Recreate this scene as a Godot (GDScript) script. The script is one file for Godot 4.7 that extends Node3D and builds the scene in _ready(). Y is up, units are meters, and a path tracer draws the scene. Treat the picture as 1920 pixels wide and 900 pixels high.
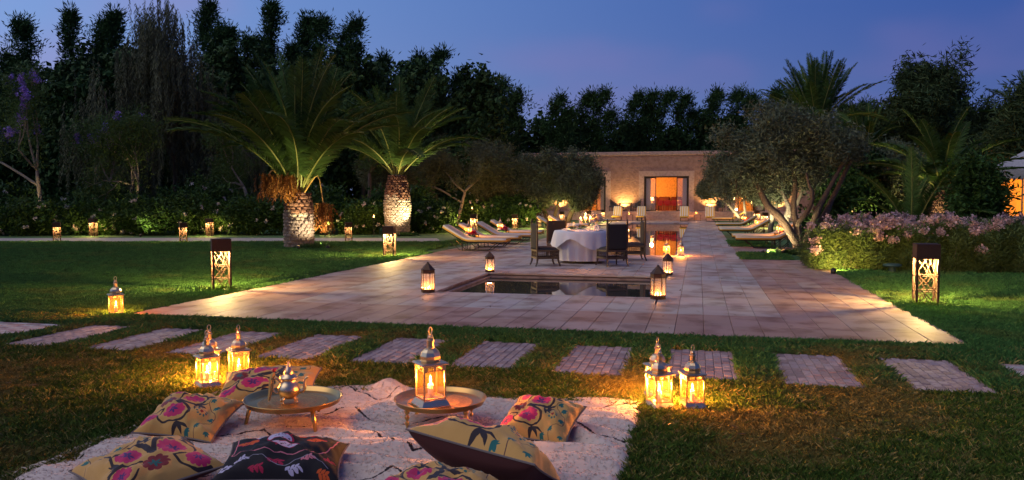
extends Node3D

var rng := RandomNumberGenerator.new()
var used := {}
var MT := {}
var lam_lit := Color(1.0, 0.33, 0.045)

# ------------------------------------------------------------------ helpers
func rf(a: float, b: float) -> float:
	return rng.randf_range(a, b)

func ga() -> Vector3:
	return Vector3(rng.randfn(), rng.randfn(), rng.randfn())

func V(x: float, y: float, z: float) -> Vector3:
	return Vector3(x, y, z)

func numbered(called: String) -> String:
	if not used.has(called):
		used[called] = 0
		return called
	used[called] += 1
	return "%s_%03d" % [called, used[called]]

func tag(o: Node, label := "", category := "", group := "", kind := "") -> void:
	if label: o.set_meta("label", label)
	if category: o.set_meta("category", category)
	if group: o.set_meta("group", group)
	if kind: o.set_meta("kind", kind)

func thing(called: String, label: String, category: String, at := Vector3.ZERO, turn := 0.0, group := "") -> Node3D:
	var o := Node3D.new()
	o.name = numbered(called)
	add_child(o)
	o.position = at
	o.rotation.y = turn
	tag(o, label, category, group)
	return o

func dup(o: Node3D, label: String, at: Vector3, turn := 0.0, group := "") -> Node3D:
	var c: Node3D = o.duplicate()
	var base: String = o.name
	var cut := base.rfind("_0")
	if cut > 0: base = base.substr(0, cut)
	c.name = numbered(base)
	add_child(c)
	c.position = at
	c.rotation.y = turn
	tag(c, label, "", group)
	return c

func S(flat := true) -> SurfaceTool:
	var s := SurfaceTool.new()
	s.begin(Mesh.PRIMITIVE_TRIANGLES)
	s.set_smooth_group(-1 if flat else 0)
	return s

func meshof(s: SurfaceTool) -> ArrayMesh:
	s.generate_normals()
	return s.commit()

func obj(called: String, s, mat: Material, parent: Node = null) -> MeshInstance3D:
	var m := MeshInstance3D.new()
	m.mesh = meshof(s) if s is SurfaceTool else s
	m.material_override = mat
	if parent == null:
		m.name = numbered(called)
		add_child(m)
	else:
		m.name = called
		parent.add_child(m, true)
	return m

func structure(called: String, s, mat: Material) -> MeshInstance3D:
	var m := obj(called, s, mat)
	m.set_meta("kind", "structure")
	return m

func fan(s: SurfaceTool, p: Array, out: Vector3) -> void:
	var n: Vector3 = (p[0] - p[2]).cross(p[0] - p[1])
	var k := p.size()
	for i in range(1, k - 1):
		if n.dot(out) >= 0:
			s.add_vertex(p[0]); s.add_vertex(p[i]); s.add_vertex(p[i + 1])
		else:
			s.add_vertex(p[0]); s.add_vertex(p[i + 1]); s.add_vertex(p[i])

func bx(s: SurfaceTool, c: Vector3, size: Vector3, b := Basis.IDENTITY, ch := 0.0) -> void:
	var h := size * 0.5
	if ch <= 0.0:
		for ax in 3:
			for sg in [-1.0, 1.0]:
				var n := Vector3.ZERO
				n[ax] = sg
				var u: int = (ax + 1) % 3
				var w: int = (ax + 2) % 3
				var q := []
				for k in [[-1, -1], [1, -1], [1, 1], [-1, 1]]:
					var v := Vector3.ZERO
					v[ax] = sg * h[ax]
					v[u] = k[0] * h[u]
					v[w] = k[1] * h[w]
					q.append(c + b * v)
				fan(s, q, b * n)
		return
	var pt := func(sg: Vector3, ax: int) -> Vector3:
		var v := Vector3(sg.x * (h.x - ch), sg.y * (h.y - ch), sg.z * (h.z - ch))
		v[ax] = sg[ax] * h[ax]
		return c + b * v
	for ax in 3:
		for sg in [-1.0, 1.0]:
			var n := Vector3.ZERO
			n[ax] = sg
			var u: int = (ax + 1) % 3
			var w: int = (ax + 2) % 3
			var q := []
			for k in [[-1, -1], [1, -1], [1, 1], [-1, 1]]:
				var v := Vector3.ZERO
				v[ax] = sg
				v[u] = k[0]
				v[w] = k[1]
				q.append(pt.call(v, ax))
			fan(s, q, b * n)
		var u2: int = (ax + 1) % 3
		var w2: int = (ax + 2) % 3
		for k in [[-1, -1], [1, -1], [1, 1], [-1, 1]]:
			var a := Vector3.ZERO
			a[ax] = -1
			a[u2] = k[0]
			a[w2] = k[1]
			var d := a
			d[ax] = 1
			var n2 := Vector3.ZERO
			n2[u2] = k[0]
			n2[w2] = k[1]
			fan(s, [pt.call(a, u2), pt.call(d, u2), pt.call(d, w2), pt.call(a, w2)], b * n2)
	for i in 8:
		var sg := Vector3(-1.0 if i & 1 else 1.0, -1.0 if i & 2 else 1.0, -1.0 if i & 4 else 1.0)
		fan(s, [pt.call(sg, 0), pt.call(sg, 1), pt.call(sg, 2)], b * sg)

func frame_of(d: Vector3) -> Basis:
	var y := d.normalized()
	var a := Vector3.RIGHT if absf(y.x) < 0.9 else Vector3.FORWARD
	var x := y.cross(a).normalized()
	return Basis(x, y, x.cross(y))

func tube(s: SurfaceTool, pts: Array, rad: Array, seg := 6, cap := true) -> void:
	var rings := []
	var n := pts.size()
	var last := Basis.IDENTITY
	for i in n:
		var d: Vector3 = pts[mini(i + 1, n - 1)] - pts[maxi(i - 1, 0)]
		var b := frame_of(d)
		if i > 0:
			var x := last.x - b.y * last.x.dot(b.y)
			if x.length() > 0.01:
				x = x.normalized()
				b = Basis(x, b.y, x.cross(b.y))
		last = b
		var ring := []
		var r: float = rad[mini(i, rad.size() - 1)]
		for k in seg:
			var a := TAU * k / seg
			ring.append(pts[i] + (b.x * cos(a) + b.z * sin(a)) * r)
		rings.append(ring)
	for i in n - 1:
		for k in seg:
			var l := (k + 1) % seg
			var q := [rings[i][k], rings[i][l], rings[i + 1][l], rings[i + 1][k]]
			var o: Vector3 = (q[0] + q[1] + q[2] + q[3]) * 0.25 - (pts[i] + pts[i + 1]) * 0.5
			fan(s, q, o)
	if cap:
		fan(s, rings[0], pts[0] - pts[1])
		fan(s, rings[n - 1], pts[n - 1] - pts[n - 2])

func bar(s: SurfaceTool, a: Vector3, b: Vector3, r: float, seg := 4) -> void:
	tube(s, [a, b], [r], seg)

func lathe(s: SurfaceTool, prof: Array, seg := 16, c := Vector3.ZERO, phase := 0.0, sx := 1.0, sz := 1.0) -> void:
	for i in prof.size() - 1:
		var p: Vector2 = prof[i]
		var q: Vector2 = prof[i + 1]
		var nn := Vector2(q.y - p.y, p.x - q.x)
		for k in seg:
			var a0 := phase + TAU * k / seg
			var a1 := phase + TAU * (k + 1) / seg
			var d0 := V(cos(a0) * sx, 0, sin(a0) * sz)
			var d1 := V(cos(a1) * sx, 0, sin(a1) * sz)
			var m := (d0 + d1) * 0.5
			var out := m * nn.x + Vector3.UP * nn.y
			var poly := []
			for e in [d0 * p.x + Vector3.UP * p.y, d1 * p.x + Vector3.UP * p.y, d1 * q.x + Vector3.UP * q.y, d0 * q.x + Vector3.UP * q.y]:
				if poly.is_empty() or (poly[-1].distance_to(c + e) > 1e-6 and poly[0].distance_to(c + e) > 1e-6): poly.append(c + e)
			if poly.size() >= 3: fan(s, poly, out)

func ring(s: SurfaceTool, c: Vector3, r: float, t: float, b := Basis.IDENTITY, seg := 14) -> void:
	var p := []
	for i in seg + 1:
		var a := TAU * i / seg
		p.append(c + b * V(cos(a) * r, sin(a) * r, 0))
	tube(s, p, [t], 6, false)

func M(r: float, g: float, b: float, rough := 0.7, metal := 0.0) -> StandardMaterial3D:
	var m := StandardMaterial3D.new()
	m.albedo_color = Color(r, g, b).linear_to_srgb()
	m.roughness = rough
	m.metallic = metal
	return m

func noise_tex(sd: int, freq: float, stops: Array, oct := 4, size := 512, kind := FastNoiseLite.TYPE_SIMPLEX_SMOOTH, nrm := false, bump := 4.0) -> NoiseTexture2D:
	var n := FastNoiseLite.new()
	n.seed = sd
	n.frequency = freq
	n.noise_type = kind
	n.fractal_octaves = oct
	var t := NoiseTexture2D.new()
	t.width = size
	t.height = size
	t.seamless = true
	t.noise = n
	if nrm:
		t.as_normal_map = true
		t.bump_strength = bump
	if stops.size():
		var gr := Gradient.new()
		var offs := PackedFloat32Array()
		var cols := PackedColorArray()
		for i in stops.size():
			offs.append(stops[i][0])
			cols.append(Color(stops[i][1], stops[i][2], stops[i][3]).linear_to_srgb())
		gr.offsets = offs
		gr.colors = cols
		t.color_ramp = gr
	return t

func tri(m: StandardMaterial3D, scale: float, world := true) -> StandardMaterial3D:
	m.uv1_triplanar = true
	m.uv1_world_triplanar = world
	m.uv1_scale = Vector3.ONE * scale
	return m

func textured(m: StandardMaterial3D, t: Texture2D, scale: float, world := true, h: Texture2D = null, hs := 0.0) -> StandardMaterial3D:
	m.albedo_texture = t
	if h:
		m.heightmap_enabled = true
		m.heightmap_texture = h
		m.heightmap_scale = hs
	return tri(m, scale, world)

func glow(r: float, g: float, b: float, e: float) -> StandardMaterial3D:
	var m := M(0.8, 0.7, 0.5, 0.6)
	m.emission_enabled = true
	m.emission = Color(r, g, b).linear_to_srgb()
	m.emission_energy_multiplier = e
	return m

func omni(at: Vector3, e: float, parent: Node, c := Color(0, 0, 0), size := 0.03) -> OmniLight3D:
	var l := OmniLight3D.new()
	l.name = "lamp_light"
	l.light_color = lam_lit.linear_to_srgb() if c == Color(0, 0, 0) else c.linear_to_srgb()
	l.light_energy = e
	l.light_size = size
	l.omni_range = 60.0
	l.omni_attenuation = 2.0
	l.shadow_enabled = true
	l.position = at
	parent.add_child(l, true)
	return l

func spot(at: Vector3, to: Vector3, e: float, parent: Node, ang := 35.0, c := Color(1.0, 0.74, 0.36), size := 0.05) -> SpotLight3D:
	var l := SpotLight3D.new()
	l.name = "uplight_beam"
	l.light_color = c.linear_to_srgb()
	l.light_energy = e
	l.light_size = size
	l.spot_angle = ang
	l.spot_angle_attenuation = 0.7
	l.spot_range = 40.0
	l.spot_attenuation = 2.0
	l.shadow_enabled = true
	parent.add_child(l, true)
	l.look_at_from_position(at, to, Vector3.UP if absf((to - at).normalized().y) < 0.99 else Vector3.RIGHT)
	return l

# ------------------------------------------------------------------ foliage
func leaf_mesh(n: int, ln: float, wd: float, spread: float, droop: float, sd: int) -> ArrayMesh:
	var r := RandomNumberGenerator.new()
	r.seed = sd
	var s := S()
	for i in n:
		var d := V(r.randfn(), r.randfn() + 0.15 - droop, r.randfn()).normalized()
		var o := V(r.randfn(), r.randfn(), r.randfn()) * spread * 0.5
		var side := d.cross(V(r.randfn(), r.randfn(), r.randfn())).normalized() * wd * r.randf_range(0.35, 0.6)
		var up := d.cross(side).normalized() * wd * 0.25
		var l := ln * r.randf_range(0.7, 1.2)
		var a := o
		var m := o + d * l * 0.45
		var e := o + d * l - Vector3.UP * l * droop * 0.3
		s.add_vertex(a); s.add_vertex(m + side + up); s.add_vertex(e)
		s.add_vertex(a); s.add_vertex(e); s.add_vertex(m - side + up)
	return meshof(s)

func mm(called: String, mesh: Mesh, mat: Material, xf: Array, cols: Array, parent: Node = null, kind := "stuff") -> MultiMeshInstance3D:
	var m := MultiMesh.new()
	m.transform_format = MultiMesh.TRANSFORM_3D
	m.use_colors = cols.size() > 0
	m.mesh = mesh
	m.instance_count = xf.size()
	for i in xf.size():
		m.set_instance_transform(i, xf[i])
		if cols.size(): m.set_instance_color(i, cols[i])
	var o := MultiMeshInstance3D.new()
	o.multimesh = m
	o.material_override = mat
	if parent == null:
		o.name = numbered(called)
		add_child(o)
	else:
		o.name = called
		parent.add_child(o, true)
	if kind: o.set_meta("kind", kind)
	return o

func rb(sc: float) -> Basis:
	return Basis.from_euler(V(rf(-PI, PI), rf(-PI, PI), rf(-PI, PI))).scaled(Vector3.ONE * sc)

func yb(sc: float, tilt := 0.25) -> Basis:
	return Basis.from_euler(V(rf(-tilt, tilt), rf(-PI, PI), rf(-tilt, tilt))).scaled(Vector3.ONE * sc)

func tint(lo := 0.65, hi := 1.25, warm := 0.12) -> Color:
	var k := rf(lo, hi)
	var w := rf(-warm, warm)
	return Color(k * (1 + w), k, k * (1 - w * 0.8))

func crown(pts: Array, c: Vector3, rad: Vector3, subs: int, per: int, spread: float) -> void:
	for i in subs:
		var d := ga().normalized()
		var q := c + d * rad * rf(0.45, 1.0)
		var sp := spread * rf(0.6, 1.3)
		for j in per:
			pts.append(q + ga() * V(sp, sp * 0.7, sp) * 0.55)

func leafage(called: String, pts: Array, mesh: Mesh, mat: Material, s0: float, s1: float, parent: Node, upright := false, lo := 0.6, hi := 1.3) -> MultiMeshInstance3D:
	var xf := []
	var cols := []
	for p in pts:
		var sc := rf(s0, s1)
		xf.append(Transform3D(yb(sc, 0.35) if upright else rb(sc), p))
		cols.append(tint(lo, hi))
	return mm(called, mesh, mat, xf, cols, parent)

func leafmat(r: float, g: float, b: float, back := 0.35, rough := 0.55) -> StandardMaterial3D:
	var m := M(r, g, b, rough)
	m.vertex_color_use_as_albedo = true
	m.metallic_specular = 0.22
	m.backlight_enabled = back > 0
	m.backlight = Color(back, back, back * 0.6)
	return m

func curve_pts(pts: Array, n: int, wob := 0.0) -> Array:
	var out := []
	var k := pts.size()
	for i in n + 1:
		var t := float(i) / n * (k - 1)
		var a := mini(int(t), k - 2)
		var f := t - a
		var p0: Vector3 = pts[maxi(a - 1, 0)]
		var p1: Vector3 = pts[a]
		var p2: Vector3 = pts[a + 1]
		var p3: Vector3 = pts[mini(a + 2, k - 1)]
		var p := p1.cubic_interpolate(p2, p0, p3, f)
		if wob > 0 and i > 0: p += ga() * wob
		out.append(p)
	return out

func limb(s: SurfaceTool, pts: Array, r0: float, r1: float, n := 8, wob := 0.0, seg := 7) -> void:
	var p := curve_pts(pts, n, wob)
	var rad := []
	for i in n + 1: rad.append(lerpf(r0, r1, float(i) / n) * rf(0.9, 1.12))
	tube(s, p, rad, seg)

func grow(s: SurfaceTool, p: Vector3, d: Vector3, ln: float, r: float, lev: int, tips: Array, spread := 0.55, up := 0.15) -> void:
	var pts := [p]
	var q := p
	var dir := d.normalized()
	for i in 3:
		dir = (dir + ga() * 0.13 + Vector3.UP * up * 0.4).normalized()
		q += dir * ln / 3.0
		pts.append(q)
	limb(s, pts, r, r * 0.62, 5, 0.0, 6 if lev > 1 else 4)
	tips.append(q)
	if lev <= 0: return
	tips.append((p + q) * 0.5 + ga() * 0.1 * ln)
	for k in (3 if rng.randf() < 0.35 else 2):
		grow(s, q, (dir + ga() * spread + Vector3.UP * up).normalized(), ln * rf(0.62, 0.85), r * 0.6, lev - 1, tips, spread, up)

# ------------------------------------------------------------------ materials
func make_materials() -> void:
	var grain := noise_tex(11, 0.02, [], 5, 512)
	MT.grain = grain
	MT.stain = noise_tex(3, 0.006, [[0.0, 0.45, 0.36, 0.32], [0.30, 0.70, 0.62, 0.59], [0.52, 0.93, 0.90, 0.89], [1.0, 1.0, 1.0, 1.0]], 6, 1024)
	MT.mottle = noise_tex(5, 0.02, [[0.0, 0.6, 0.58, 0.55], [0.5, 0.88, 0.87, 0.86], [1.0, 1.0, 1.0, 1.0]], 5, 512)
	MT.slab = []
	MT.slab_c = []
	for i in 24:
		var k := 0.93 + 0.022 * (i % 6)
		var f := (i / 6) / 3.0
		var c := Color(0.46, 0.40, 0.365).lerp(Color(0.39, 0.245, 0.20), f)
		c = Color(c.r * k, c.g * k * (1.0 if i % 2 else 0.97), c.b * k * (1.0 if i % 3 else 0.96))
		MT.slab_c.append(c)
		MT.slab_c[-1] = c
		MT.slab.append(textured(M(c.r, c.g, c.b, 0.64), MT.stain, 0.22, true, grain, 0.25))
	MT.slab_mm = textured(M(1, 1, 1, 0.64), MT.stain, 0.22, true, grain, 0.25)
	MT.slab_mm.vertex_color_use_as_albedo = true
	MT.slab_mm.metallic_specular = 0.2
	for m in MT.slab: m.metallic_specular = 0.2
	MT.bed = textured(M(0.17, 0.11, 0.09, 0.95), MT.mottle, 1.5)
	MT.sand = textured(M(0.28, 0.18, 0.15, 0.95), MT.mottle, 1.5)
	MT.brick = []
	for c in [[0.38, 0.235, 0.205], [0.46, 0.29, 0.25], [0.31, 0.195, 0.175], [0.50, 0.34, 0.30], [0.41, 0.28, 0.265]]:
		MT.brick.append(textured(M(c[0], c[1], c[2], 0.8), MT.mottle, 2.2, true, grain, 0.15))
	MT.brick_pale = textured(M(0.50, 0.42, 0.37, 0.8), MT.mottle, 2.2, true, grain, 0.15)
	MT.soil = textured(M(1, 1, 1, 0.95), noise_tex(21, 0.012, [[0.0, 0.022, 0.034, 0.010], [0.45, 0.035, 0.050, 0.014], [0.62, 0.065, 0.062, 0.022], [1.0, 0.10, 0.082, 0.036]], 6, 1024), 0.30)
	MT.turf = textured(M(1, 1, 1, 0.9), noise_tex(22, 0.012, [[0.0, 0.024, 0.078, 0.020], [0.5, 0.036, 0.110, 0.026], [1.0, 0.062, 0.120, 0.032]], 6, 1024), 0.18, true, grain, 2.0)
	MT.grass = leafmat(0.066, 0.138, 0.026, 0.3, 0.6)
	MT.pathstone = textured(M(0.42, 0.36, 0.32, 0.85), MT.mottle, 0.6)
	MT.water = M(0.050, 0.043, 0.036, 0.015)
	MT.water.metallic_specular = 0.6
	MT.basin = textured(M(0.30, 0.20, 0.165, 0.7), MT.stain, 0.6)
	MT.corten = textured(M(0.045, 0.015, 0.007, 0.75, 0.25), MT.mottle, 4.0)
	MT.iron = M(0.030, 0.026, 0.024, 0.5, 0.6)
	MT.bronze = textured(M(0.10, 0.055, 0.035, 0.5, 0.7), MT.mottle, 12.0)
	MT.silver = M(0.74, 0.54, 0.33, 0.30, 1.0)
	MT.silver.heightmap_enabled = true
	MT.silver.heightmap_texture = noise_tex(9, 0.05, [], 3, 256)
	MT.silver.heightmap_scale = 0.06
	tri(MT.silver, 9.0, false)
	MT.brass = M(0.62, 0.37, 0.13, 0.30, 1.0)
	MT.brass_plate = textured(M(0.76, 0.40, 0.12, 0.46, 1.0), noise_tex(14, 0.03, [[0.0, 0.55, 0.5, 0.42], [0.6, 0.9, 0.88, 0.84], [1.0, 1, 1, 1]], 5, 512), 2.5, false)
	MT.amber = M(1.0, 0.80, 0.42, 0.55)
	MT.amber.transparency = BaseMaterial3D.TRANSPARENCY_ALPHA
	MT.amber.albedo_color.a = 0.006
	MT.amber.backlight_enabled = true
	MT.amber.backlight = Color(0.9, 0.6, 0.25)
	MT.clear = M(1, 1, 1, 0.05)
	MT.clear.transparency = BaseMaterial3D.TRANSPARENCY_ALPHA
	MT.clear.albedo_color.a = 0.06
	MT.candle = M(0.85, 0.74, 0.55, 0.5)
	MT.candle.backlight_enabled = true
	MT.candle.backlight = Color(0.6, 0.45, 0.25)
	MT.flame = glow(1.0, 0.62, 0.22, 26.0)
	MT.tealight = glow(1.0, 0.62, 0.22, 9.0)
	MT.led = glow(1.0, 0.56, 0.18, 3.0)
	MT.velvet = M(0.060, 0.010, 0.008, 0.9)
	MT.velvet.rim_enabled = true
	MT.velvet.rim = 0.6
	MT.velvet.rim_tint = 0.8
	MT.band = textured(M(0.22, 0.17, 0.15, 0.95), MT.mottle, 14.0, false)
	MT.wood = textured(M(0.045, 0.024, 0.016, 0.45), MT.mottle, 5.0, false)
	MT.cushion_dark = textured(M(0.014, 0.014, 0.016, 0.85), MT.mottle, 8.0, false)
	MT.linen = M(0.64, 0.62, 0.66, 0.85)
	MT.linen.heightmap_enabled = true
	MT.linen.heightmap_texture = grain
	MT.linen.heightmap_scale = 0.2
	tri(MT.linen, 3.0, false)
	MT.glassware = M(0.95, 0.97, 1.0, 0.03)
	MT.glassware.transparency = BaseMaterial3D.TRANSPARENCY_ALPHA
	MT.glassware.albedo_color.a = 0.10
	MT.curtain = M(0.40, 0.31, 0.27, 0.9)
	MT.china = M(0.75, 0.74, 0.72, 0.2)
	MT.blossom_white = M(0.75, 0.72, 0.66, 0.7)
	MT.red = M(0.55, 0.02, 0.03, 0.55)
	MT.plaster = textured(M(0.34, 0.205, 0.16, 0.9), noise_tex(31, 0.012, [[0.0, 0.66, 0.60, 0.56], [0.5, 0.88, 0.85, 0.83], [1.0, 1, 1, 1]], 6, 1024), 0.20, true, noise_tex(32, 0.05, [], 4, 512), 2.2)
	MT.plaster_smooth = textured(M(0.46, 0.315, 0.265, 0.85), MT.mottle, 0.4)
	MT.frame = M(0.025, 0.018, 0.015, 0.5, 0.4)
	MT.room = textured(M(0.78, 0.42, 0.14, 0.9), MT.mottle, 0.5)
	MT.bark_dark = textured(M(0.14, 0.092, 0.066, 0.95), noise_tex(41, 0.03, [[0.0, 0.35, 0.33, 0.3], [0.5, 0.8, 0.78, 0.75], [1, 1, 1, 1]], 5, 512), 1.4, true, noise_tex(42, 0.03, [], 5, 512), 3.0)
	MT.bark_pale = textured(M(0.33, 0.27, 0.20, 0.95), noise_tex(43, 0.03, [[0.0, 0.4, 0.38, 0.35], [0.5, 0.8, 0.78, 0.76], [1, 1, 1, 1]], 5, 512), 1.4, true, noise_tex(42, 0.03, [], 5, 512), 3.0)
	MT.palm_bark = textured(M(0.32, 0.25, 0.185, 0.95), MT.mottle, 3.0, true, grain, 2.0)
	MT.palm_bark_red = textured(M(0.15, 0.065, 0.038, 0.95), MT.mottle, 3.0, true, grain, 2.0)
	MT.frond = leafmat(0.070, 0.098, 0.030, 0.3, 0.45)
	MT.frond_stem = M(0.19, 0.20, 0.055, 0.6)
	MT.date = leafmat(0.20, 0.075, 0.014, 0.1)
	MT.date_stalk = M(0.42, 0.24, 0.05, 0.6)
	MT.olive = leafmat(0.115, 0.132, 0.076, 0.25, 0.5)
	MT.bamboo = leafmat(0.050, 0.098, 0.028, 0.3, 0.6)
	MT.culm = M(0.10, 0.12, 0.04, 0.5)
	MT.dense = leafmat(0.050, 0.090, 0.026, 0.25, 0.6)
	MT.weep = leafmat(0.115, 0.115, 0.058, 0.3, 0.6)
	MT.shrub = leafmat(0.036, 0.076, 0.016, 0.35, 0.5)
	MT.feather = leafmat(0.070, 0.115, 0.028, 0.4, 0.55)
	MT.jacaranda = leafmat(0.40, 0.25, 0.66, 0.4, 0.7)
	MT.oleander = leafmat(0.105, 0.145, 0.042, 0.3, 0.5)
	MT.pink = leafmat(0.52, 0.33, 0.32, 0.35, 0.8)
	MT.white_flower = leafmat(0.60, 0.52, 0.48, 0.4, 0.8)
	MT.canvas = M(0.78, 0.50, 0.18, 0.9)
	MT.canvas.backlight_enabled = true
	MT.canvas.backlight = Color(1.0, 0.66, 0.24)
	MT.canvas_roof = textured(M(0.50, 0.46, 0.46, 0.9), MT.mottle, 1.0)
	MT.wicker = textured(M(0.06, 0.058, 0.06, 0.8), MT.mottle, 6.0, false)
	MT.white_paint = M(0.6, 0.58, 0.55, 0.6)
	MT.leafs_bamboo = leaf_mesh(12, 0.34, 0.075, 0.42, 0.35, 101)
	MT.leafs_broad = leaf_mesh(12, 0.24, 0.15, 0.34, 0.1, 102)
	MT.leafs_olive = leaf_mesh(14, 0.13, 0.034, 0.20, -0.05, 103)
	MT.leafs_weep = leaf_mesh(14, 0.34, 0.03, 0.28, 1.6, 104)
	MT.leafs_shrub = leaf_mesh(14, 0.16, 0.07, 0.22, -0.1, 105)
	MT.leafs_feather = leaf_mesh(16, 0.22, 0.03, 0.30, 0.3, 106)
	MT.leafs_pepper = leaf_mesh(14, 0.26, 0.045, 0.30, 0.6, 107)
	MT.flower_head = leaf_mesh(16, 0.045, 0.045, 0.055, -0.2, 108)
	MT.oleander_twig = twig_mesh(20, 0.15, 0.022, 0.42, 109)
	MT.strand = strand_mesh()

func twig_mesh(n: int, ln: float, wd: float, h: float, sd: int) -> ArrayMesh:
	var r := RandomNumberGenerator.new()
	r.seed = sd
	var s := S()
	for i in n:
		var t := float(i) / n
		var a := i * 2.4
		var d := V(cos(a), r.randf_range(0.5, 1.1), sin(a)).normalized()
		var o := V(0.01 * cos(a), t * h, 0.01 * sin(a))
		var side := d.cross(Vector3.UP).normalized() * wd * 0.5
		var l := ln * r.randf_range(0.75, 1.15)
		var m := o + d * l * 0.5
		var e := o + d * l - Vector3.UP * 0.02
		s.add_vertex(o); s.add_vertex(m + side); s.add_vertex(e)
		s.add_vertex(o); s.add_vertex(e); s.add_vertex(m - side)
	s.add_vertex(V(-0.004, -0.1, 0)); s.add_vertex(V(0.004, -0.1, 0)); s.add_vertex(V(0, h, 0))
	return meshof(s)

func strand_mesh() -> ArrayMesh:
	var r := RandomNumberGenerator.new()
	r.seed = 77
	var s := S()
	for i in 26:
		var t := float(i) / 26
		var a := r.randf_range(0, TAU)
		var d := V(cos(a) * 0.5, -0.9, sin(a) * 0.5).normalized()
		var o := V(0.04 * sin(t * 5.0), -t * 1.3, 0.04 * cos(t * 4.0))
		var side := d.cross(V(sin(a), 0.2, cos(a))).normalized() * 0.024
		var l := r.randf_range(0.16, 0.28)
		s.add_vertex(o); s.add_vertex(o + d * l * 0.5 + side); s.add_vertex(o + d * l)
		s.add_vertex(o); s.add_vertex(o + d * l); s.add_vertex(o + d * l * 0.5 - side)
	return meshof(s)

# ------------------------------------------------------------------ sky, sun, camera
func sky_image() -> Image:
	var w := 512
	var h := 256
	var im := Image.create(w, h, false, Image.FORMAT_RGBF)
	var n := FastNoiseLite.new()
	n.seed = 8
	n.frequency = 1.0
	n.fractal_octaves = 5
	for j in h:
		var el := (0.5 - (j + 0.5) / h) * PI
		for i in w:
			var az := (i + 0.5) / w * TAU
			var d := V(sin(az) * cos(el), sin(el), -cos(az) * cos(el))
			var e := clampf(el / (PI / 2), 0.0, 1.0)
			var west := 0.5 + 0.5 * cos(az + deg_to_rad(80.0))
			west = pow(west, 3.0)
			var low := Color(0.080, 0.122, 0.33).lerp(Color(0.36, 0.46, 0.78), west)
			var mid := Color(0.022, 0.070, 0.32).lerp(Color(0.25, 0.43, 0.82), west)
			var top := Color(0.04, 0.075, 0.25)
			var c := low.lerp(mid, smoothstep(0.0, 0.17, e)).lerp(top, smoothstep(0.15, 0.9, e))
			var q := V(d.x / (absf(d.y) + 0.25), 0.0, d.z / (absf(d.y) + 0.25))
			var f := n.get_noise_3d(q.x * 1.1 + 3.9, d.y * 2.0 + 1.0, q.z * 2.1)
			f = smoothstep(-0.02, 0.42, f) * 0.55
			var tintc := Color(0.110, 0.120, 0.36).lerp(Color(0.36, 0.36, 0.68), west)
			c = c.lerp(tintc, f)
			im.set_pixel(i, j, c)
	return im

func camera_and_light() -> void:
	var cam := Camera3D.new()
	cam.name = "camera"
	cam.fov = 33.4
	cam.near = 0.05
	cam.far = 600.0
	cam.position = V(0, 1.56, 0)
	cam.rotation = V(deg_to_rad(-2.9), deg_to_rad(13.118), 0)
	add_child(cam)
	cam.current = true
	var env := Environment.new()
	env.background_mode = Environment.BG_SKY
	var sm := PanoramaSkyMaterial.new()
	sm.panorama = ImageTexture.create_from_image(sky_image())
	var sk := Sky.new()
	sk.sky_material = sm
	env.sky = sk
	env.background_energy_multiplier = 1.0
	env.tonemap_mode = Environment.TONE_MAPPER_LINEAR
	env.tonemap_exposure = 1.0
	env.sdfgi_enabled = true
	env.ssao_enabled = true
	env.ssil_enabled = true
	var we := WorldEnvironment.new()
	we.name = "environment"
	we.environment = env
	add_child(we)
	var sun := DirectionalLight3D.new()
	sun.name = "dusk_light"
	sun.light_color = Color(1.0, 0.93, 0.82).linear_to_srgb()
	sun.light_energy = 0.34
	sun.light_angular_distance = 60.0
	sun.shadow_enabled = true
	sun.sky_mode = DirectionalLight3D.SKY_MODE_LIGHT_ONLY
	add_child(sun)
	sun.look_at_from_position(V(-6, 9, 4), Vector3.ZERO, Vector3.UP)

# ------------------------------------------------------------------ ground, terrace, pools, paths
const TX0 := -7.52
const TX1 := 2.85
const TZ0 := -9.1
const IX0 := -6.0
const IX1 := 1.09
const PZ := -60.4
const POOLS := [[-4.32, -0.62, -16.36, -12.78], [-4.32, -0.59, -54.5, -22.5]]

func pane_rects(s: SurfaceTool, rects: Array, y: float) -> void:
	for r in rects:
		fan(s, [V(r[0], y, r[2]), V(r[1], y, r[2]), V(r[1], y, r[3]), V(r[0], y, r[3])], Vector3.UP)

func paved(x: float, z: float, m := 0.0) -> bool:
	if z < TZ0 + m and z > -21.45 and x > TX0 - m and x < TX1 + m: return true
	if z < -20 and z > -28.1 and x > TX0 - m and x < 0: return true
	if z < TZ0 and x > IX0 - m and x < IX1 + m: return true
	if x > 1.0 and x < 3.4 and z < -24.2 and z > -27.2: return true
	return false

func pad_x(i: int) -> float:
	return -6.90 + i * 0.992

func on_pad(x: float, z: float, m: float) -> bool:
	if z < -6.93 - m and z > -8.39 + m:
		for i in 10:
			if absf(x - pad_x(i)) < 0.335 - m: return true
	if z < -7.42 - m and z > -8.36 + m and x < -7.5 - m and x > -12.0: return true
	if z < -7.42 - m and z > -8.30 + m and x > 2.72 + m and x < 5.0: return true
	return false

func clip_rects(r: Array, p: Array) -> Array:
	if r[1] <= p[0] or r[0] >= p[1] or r[3] <= p[2] or r[2] >= p[3]: return [r]
	var out := []
	if r[0] < p[0] - 0.03: out.append([r[0], p[0], r[2], r[3]])
	if r[1] > p[1] + 0.03: out.append([p[1], r[1], r[2], r[3]])
	var x0 := maxf(r[0], p[0])
	var x1 := minf(r[1], p[1])
	if r[3] > p[3] + 0.03: out.append([x0, x1, p[3], r[3]])
	if r[2] < p[2] - 0.03: out.append([x0, x1, r[2], p[2]])
	return out

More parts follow.
